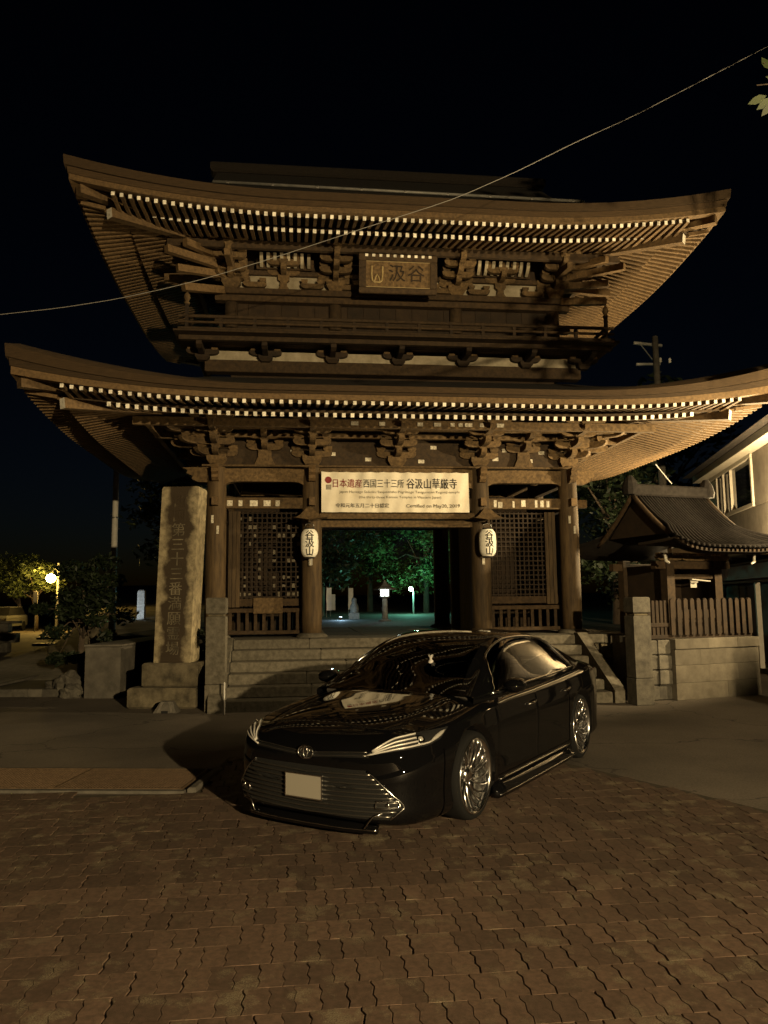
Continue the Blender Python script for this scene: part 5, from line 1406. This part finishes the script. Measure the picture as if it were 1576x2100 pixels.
MB().cyl((0, 0, 0), (0, 0, 2.5), .03, n=8).build('post', 'steel_pole', sg_); MB().bbox(-.13, .13, -.05, -.02, 1.45, 2.42, .01).build('panel', 'plate_white', sg_)
yl = thing('yellow_lamp', 'glowing yellow street lamp among small trees by the far road', 'street lamp', (-20.3, 48, 0))
lp0 = at_depth(105, 1186, 47.4)
MB().cyl((0, 0, 0), (0, 0, 4.2), .10, .08, 10).build('pole', 'steel_pole', yl)
lh = lp0 - Vector((-20.3, 48, 0))
MB().tube([(0, 0, lh.z + .5), (lh.x * .5, lh.y * .5, lh.z + .6), (lh.x, lh.y, lh.z + .3)], .03, 6).build('arm', 'steel_pole', yl)
mat('yellow_glow', (.9, .7, .3), .4, emit=((1.0, .60, .10), 160.0))
MB().lathe([(.02, -.28), (.22, -.18), (.29, 0), (.24, .16), (.05, .28)], 14, tuple(lh)).build('globe', 'yellow_glow', yl, smooth=True)
ld = bpy.data.lights.new('lamp_light', 'POINT'); ld.energy = 650; ld.color = (1, .62, .16); ld.shadow_soft_size = .25
lo = bpy.data.objects.new('lamp_light', ld); COL.objects.link(lo); lo.parent = yl; lo.location = (lh.x, lh.y - .4, lh.z)
for i, (px, py, w) in enumerate(((100, 1311, 1.1), (100, 1324, 1.3))):
    p = on_ground(px, py); k_ = tag(MB().bbox(-w / 2, w / 2, -.09, .09, -.01, .10, .02).build('kerb_block', 'plate_white', None, loc=p), ('longer' if i else 'shorter') + ' pale kerb block lying on the side road before the low wall', 'kerb block', 'pale kerb blocks on the side road')
# white lit pillar at the ramp head
wp = thing('lit_pillar', 'white round-topped stone pillar lit cold white at the head of the ramp', 'stone pillar', (-11.0, 35, .93))
MB().loft([[(x * k, y * k, z) for x, y in ((-.16, -.12), (.16, -.12), (.16, .12), (-.16, .12))] for z, k in ((0, 1), (1.22, 1), (1.30, .9), (1.35, .6), (1.37, .2))], True).build('shaft', 'granite', wp)
MB().bbox(-.30, .30, -.24, .24, -.06, .05, .01).build('foot', 'granite', wp)
for k in range(5): MB().box(-.06, .06, -.124, -.121, .35 + .16 * k, .46 + .16 * k).build('engraving', 'ink_soft', wp)
sl = thing('ground_spotlight', 'small ground spotlight aimed at the white stone pillar', 'spotlight', (-11.5, 33.2, .87))
mat('cold_glow', (.7, .8, 1), .4, emit=((.7, .85, 1.0), 6.0))
MB().cyl((0, 0, 0), (.0, .05, .16), .06, .08, 12).build('housing', 'iron', sl); MB().cyl((0, .05, .161), (0, .055, .175), .07, n=12).build('lens', 'cold_glow', sl)
ld = bpy.data.lights.new('spot_light', 'SPOT'); ld.energy = 420; ld.color = (.62, .78, 1); ld.spot_size = R(50); ld.shadow_soft_size = .06
lo = bpy.data.objects.new('spot_light', ld); COL.objects.link(lo); lo.parent = sl; lo.location = (0, .08, .2); lo.rotation_euler = (Vector((-11.0, 35, 1.7)) - Vector((-11.5, 33.28, 1.07))).to_track_quat('-Z', 'Y').to_euler()

# ================================================================== BEHIND THE GATE
stl = thing('stone_lantern', 'tall garden lantern with glowing white panes on the temple approach', 'lantern', at_depth(790, 1278, 30))
g0 = stl.location.copy(); H = at_depth(792, 1216, 30).z - g0.z
mat('white_glow', (.9, .95, .9), .4, emit=((.86, 1.0, .92), 9.0))
MB().lathe([(.26, -.1), (.26, .1), (.12, .16), (.10, H - .22), (.2, H - .16), (.24, H - .12)], 12).build('post', 'stone_dark', stl)
for k in range(6):
    a = 2 * math.pi * k / 6 + .52; c, s_ = math.cos(a), math.sin(a); MB().beam((c * .19, s_ * .19, H - .12), (c * .19, s_ * .19, H + .13), .03, .03, up=(1, 0, 0)).build('frame_bar', 'iron', stl)
MB().lathe([(.165, -.115), (.165, .125)], 6, (0, 0, H)).build('glowing_pane', 'white_glow', stl)
MB().lathe([(.46, .13), (.44, .17), (.22, .28), (.08, .40), (.05, .46), (.01, .5)], 6, (0, 0, H)).build('roof', 'stone_dark', stl)
ld = bpy.data.lights.new('lantern_light', 'POINT'); ld.energy = 14; ld.color = (.85, 1, .92); ld.shadow_soft_size = .15
lo = bpy.data.objects.new('lantern_light', ld); COL.objects.link(lo); lo.parent = stl; lo.location = (0, -.55, H)
gl = thing('approach_lamp', 'green-white lamp on a slim pole along the temple approach', 'street lamp', at_depth(849, 1283, 40)); gl.location.z = .6
gh = at_depth(843, 1208, 40) - gl.location
MB().cyl((0, 0, 0), (0, 0, gh.z - .1), .05, .04, 10).build('pole', 'steel_pole', gl)
mat('green_glow', (.7, 1, .85), .4, emit=((.55, 1.0, .75), 40.0))
MB().tube([(0, 0, gh.z - .15), (gh.x * .5, 0, gh.z + .08), (gh.x, 0, gh.z + .12)], .025, 6).build('arm', 'steel_pole', gl)
MB().lathe([(.02, -.1), (.1, -.06), (.12, .02), (.06, .1)], 12, (gh.x, 0, gh.z)).build('globe', 'green_glow', gl, smooth=True)
ld = bpy.data.lights.new('lamp_light', 'POINT'); ld.energy = 330; ld.color = (.26, 1, .68); ld.shadow_soft_size = .15
lo = bpy.data.objects.new('lamp_light', ld); COL.objects.link(lo); lo.parent = gl; lo.location = (gh.x, -.35, gh.z)
# small figures and signs catching cold light
fig = thing('stone_figure', 'small pale stone figure on a plinth beside the approach', 'statue', at_depth(727, 1283, 33)); fig.location.z = .88
MB().bbox(-.22, .22, -.18, .18, 0, .30, .02).build('plinth', 'granite', fig)
MB().lathe([(.17, .30), (.19, .45), (.16, .62), (.10, .72), (.115, .80), (.10, .90), (.04, .95)], 16).build('figure', 'granite', fig, smooth=True)
ld = bpy.data.lights.new('cold_light', 'POINT'); ld.energy = 55; ld.color = (.45, .75, 1); ld.shadow_soft_size = .08
sl2 = thing('ground_spotlight', 'small ground spotlight before the pale stone figure', 'spotlight', (fig.location.x - .5, 31.6, .88)); MB().cyl((0, 0, 0), (0, .04, .14), .05, .07, 12).build('housing', 'iron', sl2); MB().cyl((0, .04, .141), (0, .045, .155), .06, n=12).build('lens', 'cold_glow', sl2)
lo = bpy.data.objects.new('cold_light', ld); COL.objects.link(lo); lo.parent = sl2; lo.location = (0, .06, .28)
for i, px in enumerate((670, 678, 715)):
    p = at_depth(px, 1275, 36 + i); bn = thing('votive_banner', ('tall pale votive banner standing farthest from the stone figure', 'shorter pale votive banner close to the taller one', 'pale votive banner next to the stone figure')[i], 'banner', (p.x, p.y, .9), 0, 'votive banners on the approach')
    MB().cyl((0, 0, 0), (0, 0, 1.5 - .3 * (i == 1)), .015, n=6).build('rod', 'steel_pole', bn); MB().grid([[(x, .02 * math.sin(z * 5 + i), z) for x in (.0, .12, .24)] for z in np.linspace(.35, 1.4 - .3 * (i == 1), 6)]).build('cloth', 'cloth', bn)
# ================================================================== RIGHT SIDE: SMALL BELL SHRINE ON ITS PODIUM
D = on_ground(1390, 1437); SR = R(21)
SD = D + Vector((math.cos(SR), math.sin(SR), 0)) * .42 + Vector((0, 0, -.10))
sh = thing('bell_shrine', 'small open wooden shrine with curved tiled roof above a stone podium', 'shrine', SD, SR)
pod = thing('stone_podium', 'coursed pale stone podium beneath the small wooden shrine', 'podium', (D.x, D.y, 0), SR)
zc = 0.0
for j, hh in enumerate((.28, .29, .27, .17)):
    cuts = [0.0] + ([.72, 1.35] if j % 2 else [.55, 1.1]) + [1.84]
    for a, b_ in zip(cuts[:-1], cuts[1:]): MB().bbox(a + .001, b_ - .001, rng.normal(0, .002) - (.02 if j == 3 else 0), .4, zc + .001, zc + hh - .001, .005).build('course_stone', 'podium_stone' if 'podium_stone' in M else mat('podium_stone', (.085, .073, .054), .9, noise=4, col2=(.135, .118, .090), bump=(110, .4, .004)), pod)
    cuts = [.42, 1.3, 2.2, 3.2]
    for a, b_ in zip(cuts[:-1], cuts[1:]): MB().bbox(1.44, 1.838, a + .002, b_ - .002, zc + .001, zc + hh - .001, .005).build('course_stone', 'podium_stone', pod)
    zc += hh
MB().box(.01, 1.45, .39, 3.2, -.02, 1.0).build('fill', 'stone_dark', pod)
for j in range(4):
    for i in range(2): MB().bbox(-.52 + .26 * i + .004, -.52 + .26 * i + .256, .10 + rng.normal(0, .01), .5, j * .25 + .004, j * .25 + .246, .02).build('course_stone', 'stone_dark', pod)  # dark stones stand in for the shadow on the wall beside the podium
# fence of pickets round it
fe = thing('picket_fence', 'dark wooden picket fence with rounded tops on the stone podium', 'fence', (D.x, D.y, 1.01), SR)
pk = lambda w, h: MB().prism([(-w / 2, 0), (w / 2, 0), (w / 2, h - w * .4), (w * .3, h - w * .1), (0, h), (-w * .3, h - w * .1), (-w / 2, h - w * .4)], lambda a, b_, t: (a, t, b_), -.02, .02)
pw = pk(.085, .62).mesh('picket', ['wood_dark']); pn = pk(.055, .60).mesh('picket', ['wood_dark'])
for i in range(13): link('picket', pw, fe, (.07 + i * .142, .10, .06))
for i in range(6): link('picket', pn, fe, (-.46 + i * .085, .16 - .0 * i, .05))
for z in (.0, .20): MB().bbox(-.5, 1.84, .125, .165, z, z + .07, .008).build('fence_rail', 'wood_dark', fe)
# posts, sill, opening, papers
for x in (.16, 1.26):
    for y in (.75, 1.95): MB().bbox(x - .085, x + .085, y - .085, y + .085, 1.0, 2.52, .012).build('post', 'wood', sh)
for y in (.75, 1.95):
    MB().bbox(.25, 1.17, y - .05, y + .05, 1.42, 1.58, .008).build('sill_beam', 'wood', sh); MB().bbox(-.15, 1.57, y - .06, y + .06, 2.32, 2.46, .008).build('head_beam', 'wood', sh); MB().bbox(.25, 1.17, y - .045, y + .045, 2.14, 2.22, .006).build('head_beam', 'wood', sh)
for i in range(7): MB().bbox(.25 + i * .131, .25 + i * .131 + .126, .74, .77, 1.02, 1.42, .004).build('panel_board', 'wood_dark', sh)
MB().box(.2, 1.22, 1.6, 1.64, 1.05, 2.4).build('back_wall', 'wood_dark', sh)
for x in (.18, 1.24): MB().bbox(x - .02, x + .02, .85, 2.1, 1.05, 2.4, .004).build('side_wall', 'wood_dark', sh)
for s in (.16, .71, 1.26):
    o = MB().arm((s - .28, .70, 2.47), (s + .28, .70, 2.47), .08, .09, .1).build('bracket_arm', 'wood_brack', sh)
    for t in (-.2, 0, .2): link('bearing_block', blk_small, o, (s + t, .70, 2.55)).scale = (.6, .6, .6)
for z, x0, x1, y, rot in ((2.13, .60, .98, .66, -.12), (2.08, .60, .72, .68, 0.0)):
    MB().beam((x0, y, z), (x1, y - .05, z + rot * .3), .09, .02).build('paper_streamer', 'plate_white', sh)
MB().box(.60, .74, .665, .675, 1.98, 2.12).build('paper_streamer', 'plate_white', sh)
# curved roof with gabled ends
rx0, rx1, ry0, ry1, rc = -.58, 2.15, -.30, 2.9, 1.30
rz = lambda v: 2.66 + 1.10 * v ** 1.5
rf = MB(); n = 12
for sg in (0, 1):
    rows = []
    for k in range(n + 1):
        v = k / n; y = ry0 + (rc - ry0) * v if sg == 0 else ry1 + (rc - ry1) * v
        row = []
        for j in range(17):
            u = j / 16; ins_ = .55 * min(1, v * 2.0); x = (rx0 + ins_) + (rx1 - rx0 - 2 * ins_) * u
            row.append((x, y, rz(v) + .22 * abs(2 * u - 1) ** 4 * (1 - v) ** 2))
        rows.append(row)
    rf.grid(rows); rf.grid([[(x, y, z - .09) for x, y, z in r_] for r_ in rows])
mat('roof_tile', (.012, .0105, .0095), .9, spec=.12, noise=12, col2=(.022, .019, .017), bump=(40, .3, .006))
roof_o = rf.build('roof', 'roof_tile', sh, smooth=True)
for j in range(24):        # rolls of tiles running down the front slope
    u = (j + .5) / 24; pts = []
    for k in range(n + 1):
        v = k / n; ins_ = .55 * min(1, v * 2.0); pts.append(((rx0 + ins_) + (rx1 - rx0 - 2 * ins_) * u, ry0 + (rc - ry0) * v, rz(v) + .22 * abs(2 * u - 1) ** 4 * (1 - v) ** 2 + .012))
    MB().tube(pts, .028, 6).build('tile_roll', 'roof_tile', roof_o, smooth=True)
MB().bbox(rx0 + .45, rx1 - .45, rc - .11, rc + .11, 3.72, 3.94, .03).build('ridge', 'roof_tile', roof_o)
for x in (rx0 + .45, rx1 - .45): MB().lathe([(.14, 0), (.16, .1), (.12, .25), (.05, .36)], 10, (x, rc, 3.74)).build('ridge_end_tile', 'roof_tile', roof_o)
for x, sg in ((rx0 + .55, -1), (rx1 - .55, 1)):
    g_ = MB(); pts = [(x, ry0 + (rc - ry0) * .5, rz(.5) - .1), (x, ry1 + (rc - ry1) * .5, rz(.5) - .1), (x, rc, 3.68)]; g_.add(pts, [(0, 1, 2)]); g_.build('gable_board', 'wood_dark', sh)
    for yy in (ry0, ry1):
        q = [(x + sg * .06, yy + (rc - yy) * v, rz(v) - .02) for v in np.linspace(.32, 1, 9)]; MB().tube(q, .045, 6).build('barge_board', 'wood', sh, smooth=True)
for i in range(26):
    x = rx0 + .15 + (rx1 - rx0 - .3) * i / 25; MB().beam((x, .75, 2.76), (x, ry0 + .06, 2.60 + .2 * abs(2 * i / 25 - 1) ** 4), .045, .05).build('rafter', 'wood_dark', sh)
MB().bbox(rx0 + .2, rx1 - .2, -.0, .10, 2.56, 2.64, .008).build('eave_purlin', 'wood', sh)
for sg in (-1, 1):
    q = MB(); q.tube([(.71 + sg * 1.02, .25, 2.58), (.71 + sg * 1.0, .25, 2.44), (.71 + sg * .93, .25, 2.40)], [.02, .03, .02], 8); q.build('gable_pendant', 'white_end', sh, smooth=True)

# ================================================================== SHOP
SO = Vector((10.1, 24.0, 0)); U = Vector((-.176, -.985, 0)).normalized(); SRZ = math.atan2(U.y, U.x)
# local x runs along the front towards the square, local -y is ... the outward side
shop = thing('shop_building', 'two-storey souvenir shop with pale window frames and long signboard', 'building', SO, SRZ)
# outward normal is local -y (to the left of the picture)
SGN = -1.0
def SB(x0, x1, y0, y1, z0, z1, c=.01):
    a, b_ = sorted((SGN * y0, SGN * y1)); return MB().bbox(x0, x1, a, b_, z0, z1, c)
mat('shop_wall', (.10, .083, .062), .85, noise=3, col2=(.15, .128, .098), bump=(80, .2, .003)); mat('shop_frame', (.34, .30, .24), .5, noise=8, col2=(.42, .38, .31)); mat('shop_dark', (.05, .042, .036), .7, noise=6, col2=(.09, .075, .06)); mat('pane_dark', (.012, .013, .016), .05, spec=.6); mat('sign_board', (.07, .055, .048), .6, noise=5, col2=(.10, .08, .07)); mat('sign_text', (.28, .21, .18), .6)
LSH = 10.6
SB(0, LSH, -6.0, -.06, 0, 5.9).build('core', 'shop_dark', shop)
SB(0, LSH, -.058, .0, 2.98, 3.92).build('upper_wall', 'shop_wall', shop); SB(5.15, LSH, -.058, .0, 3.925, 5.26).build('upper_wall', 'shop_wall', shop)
SB(0, LSH, -.058, .35, 5.262, 5.46).build('eave_board', 'shop_frame', shop)
MB().loft([[(x, SGN * y, z) for x, y, z in ((-.3, .6, 5.47), (LSH + .3, .6, 5.47), (LSH + .3, -6.3, 5.47), (-.3, -6.3, 5.47))], [(x, SGN * y, z) for x, y, z in ((-.3, -2.4, 7.1), (LSH + .3, -2.4, 7.1), (LSH + .3, -3.2, 7.1), (-.3, -3.2, 7.1))]], True).build('roof', 'roof_tile', shop)
win = SB(.2, 5.1, -.05, -.03, 3.93, 5.255, .004).build('window', 'pane_dark', shop)
for z0, z1 in ((3.93, 4.03), (5.16, 5.258)): SB(.15, 5.13, -.028, .05, z0, z1, .008).build('window_frame', 'shop_frame', win)
for x in (.15, 1.6, 2.35, 3.1, 5.03): SB(x, x + (.10 if x in (.15, 5.03) else .05), -.028, .045, 4.032, 5.158, .006).build('mullion', 'shop_frame', win)
SB(.35, 1.5, -.026, -.015, 4.04, 5.15).build('curtain', 'cloth', win)
# lower canopy and signboard
SB(0, LSH, .002, .95, 2.62, 2.90, .02).build('canopy_fascia', 'shop_wall', shop)
SB(0, LSH, .0, .80, 2.905, 2.96, .01).build('canopy_top', 'shop_frame', shop)
for i in range(9): SB(.2 + i * 1.2, .26 + i * 1.2, .1, .9, 2.54, 2.61, .004).build('canopy_rib', 'wood_dark', shop)
board = SB(1.1, LSH, .55, .62, 2.10, 2.44, .01).build('signboard', 'sign_board', shop)
SB(0, LSH, .53, .64, 2.45, 2.50, .006).build('sign_rail', 'wood', shop); SB(0, LSH, .53, .64, 2.02, 2.07, .006).build('sign_rail', 'wood', shop)
for k, c_ in enumerate('おみやげの'):
    me = text_mesh(c_, .33, .0, 1, .0, .008); me.materials.clear(); me.materials.append(M['sign_text']); o = link('sign_character', me, board, (2.15 + .62 * k, SGN * .626, 2.27))
for x in (.05, 3.4, 6.8): SB(x, x + .10, .50, .60, .12, 2.02, .008).build('canopy_post', 'shop_frame' if x > 1 else 'wood', shop)
for i in range(7):
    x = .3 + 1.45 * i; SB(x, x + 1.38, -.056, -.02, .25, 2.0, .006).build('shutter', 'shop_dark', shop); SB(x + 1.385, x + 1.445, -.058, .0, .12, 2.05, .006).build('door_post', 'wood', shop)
SB(.6, .85, .3, .34, 1.25, 1.85, .006).build('hanging_sign', 'gold_wood', shop); SB(1.05, 1.25, .3, .34, 1.2, 1.85, .006).build('hanging_sign', 'gold_wood', shop)
SB(0, LSH, -.058, .5, 0, .12, .01).build('plinth', 'concrete', shop)

# ================================================================== UTILITY POLE, WIRES
U2 = Vector((10.25, 28, 0)); z1 = at_depth(1370, 690, 28).z; za = at_depth(1370, 704, 28).z; zb = at_depth(1370, 745, 28).z
rp = thing('utility_pole', 'concrete utility pole with two crossarms rising behind the eave near shop', 'utility pole', U2)
MB().cyl((0, 0, 0), (0, 0, z1), .17, .11, 16).build('shaft', 'concrete', rp, smooth=True)
ca = MB().beam((-.78, .1, za + .06), (.28, .1, za - .06), .09, .09).build('crossarm', 'steel_pole', rp); MB().beam((-.72, .1, zb), (.18, .1, zb), .09, .08).build('crossarm', 'steel_pole', rp)
MB().beam((-.52, .1, za), (-.08, .1, zb + .15), .03, .03).build('brace', 'steel_pole', rp)
for x, z in ((.2, zb + .12), (.55, zb + .1)): MB().lathe([(.03, 0), (.06, .03), (.04, .08), (.06, .12), (.03, .18)], 10, (x, .1, z - .05)).build('insulator', 'white_end', rp)
w_px = [(-40, 650), (0, 645), (120, 632), (230, 615), (330, 594), (430, 569), (580, 523), (740, 470), (930, 409), (1060, 352), (1180, 292), (1300, 238), (1450, 160), (1700, 30)]
pts = [at_depth(x, y, 11.1 - .9 * (x + 40) / 1740) for x, y in w_px]
oh = thing('overhead_wire', 'single overhead wire sagging across the sky in front of gate', 'wire', (0, 0, 0))
den = []
for i in range(len(pts) - 1):
    for k in range(4): den.append(pts[i].lerp(pts[i + 1], k / 4))
sm_ = [den[0]] + [(den[i - 1] + den[i] * 2 + den[i + 1]) / 4 for i in range(1, len(den) - 1)] + [den[-1]]
mat('cable_grey', (.30, .29, .27), .6); MB().tube(sm_, .0048, 6).build('cable', 'cable_grey', oh, smooth=True)
MB().tube([at_depth(1345, 952, 20), at_depth(1378, 992, 20.5)], .012, 6).build('stay_wire', 'pale_plastic', oh)

# wall lamp over the shop canopy
wl = thing('wall_lamp', 'round glowing wall lamp over the canopy of the shop', 'wall lamp', SO + U * 8.0 + Vector((-.985, .176, 0)) * .02 + Vector((0, 0, 3.20)), SRZ)
MB().bbox(-.05, .05, .0 - .02, .02, -.08, .08, .008).build('back_plate', 'iron', wl)
MB().tube([(0, -.02, 0), (0, -.16, .05), (0, -.22, .0)], .014, 8).build('arm', 'iron', wl, smooth=True)
MB().lathe([(.02, -.14), (.09, -.10), (.11, -.02), (.08, .06), (.03, .09)], 18, (0, -.22, -.06)).build('globe', 'lamp_glow', wl, smooth=True)
ld = bpy.data.lights.new('lamp_light', 'POINT'); ld.energy = 3000; ld.color = LAMP_COL; ld.shadow_soft_size = .10
lo = bpy.data.objects.new('lamp_light', ld); COL.objects.link(lo); lo.parent = wl; lo.location = (0, -.36, -.08)
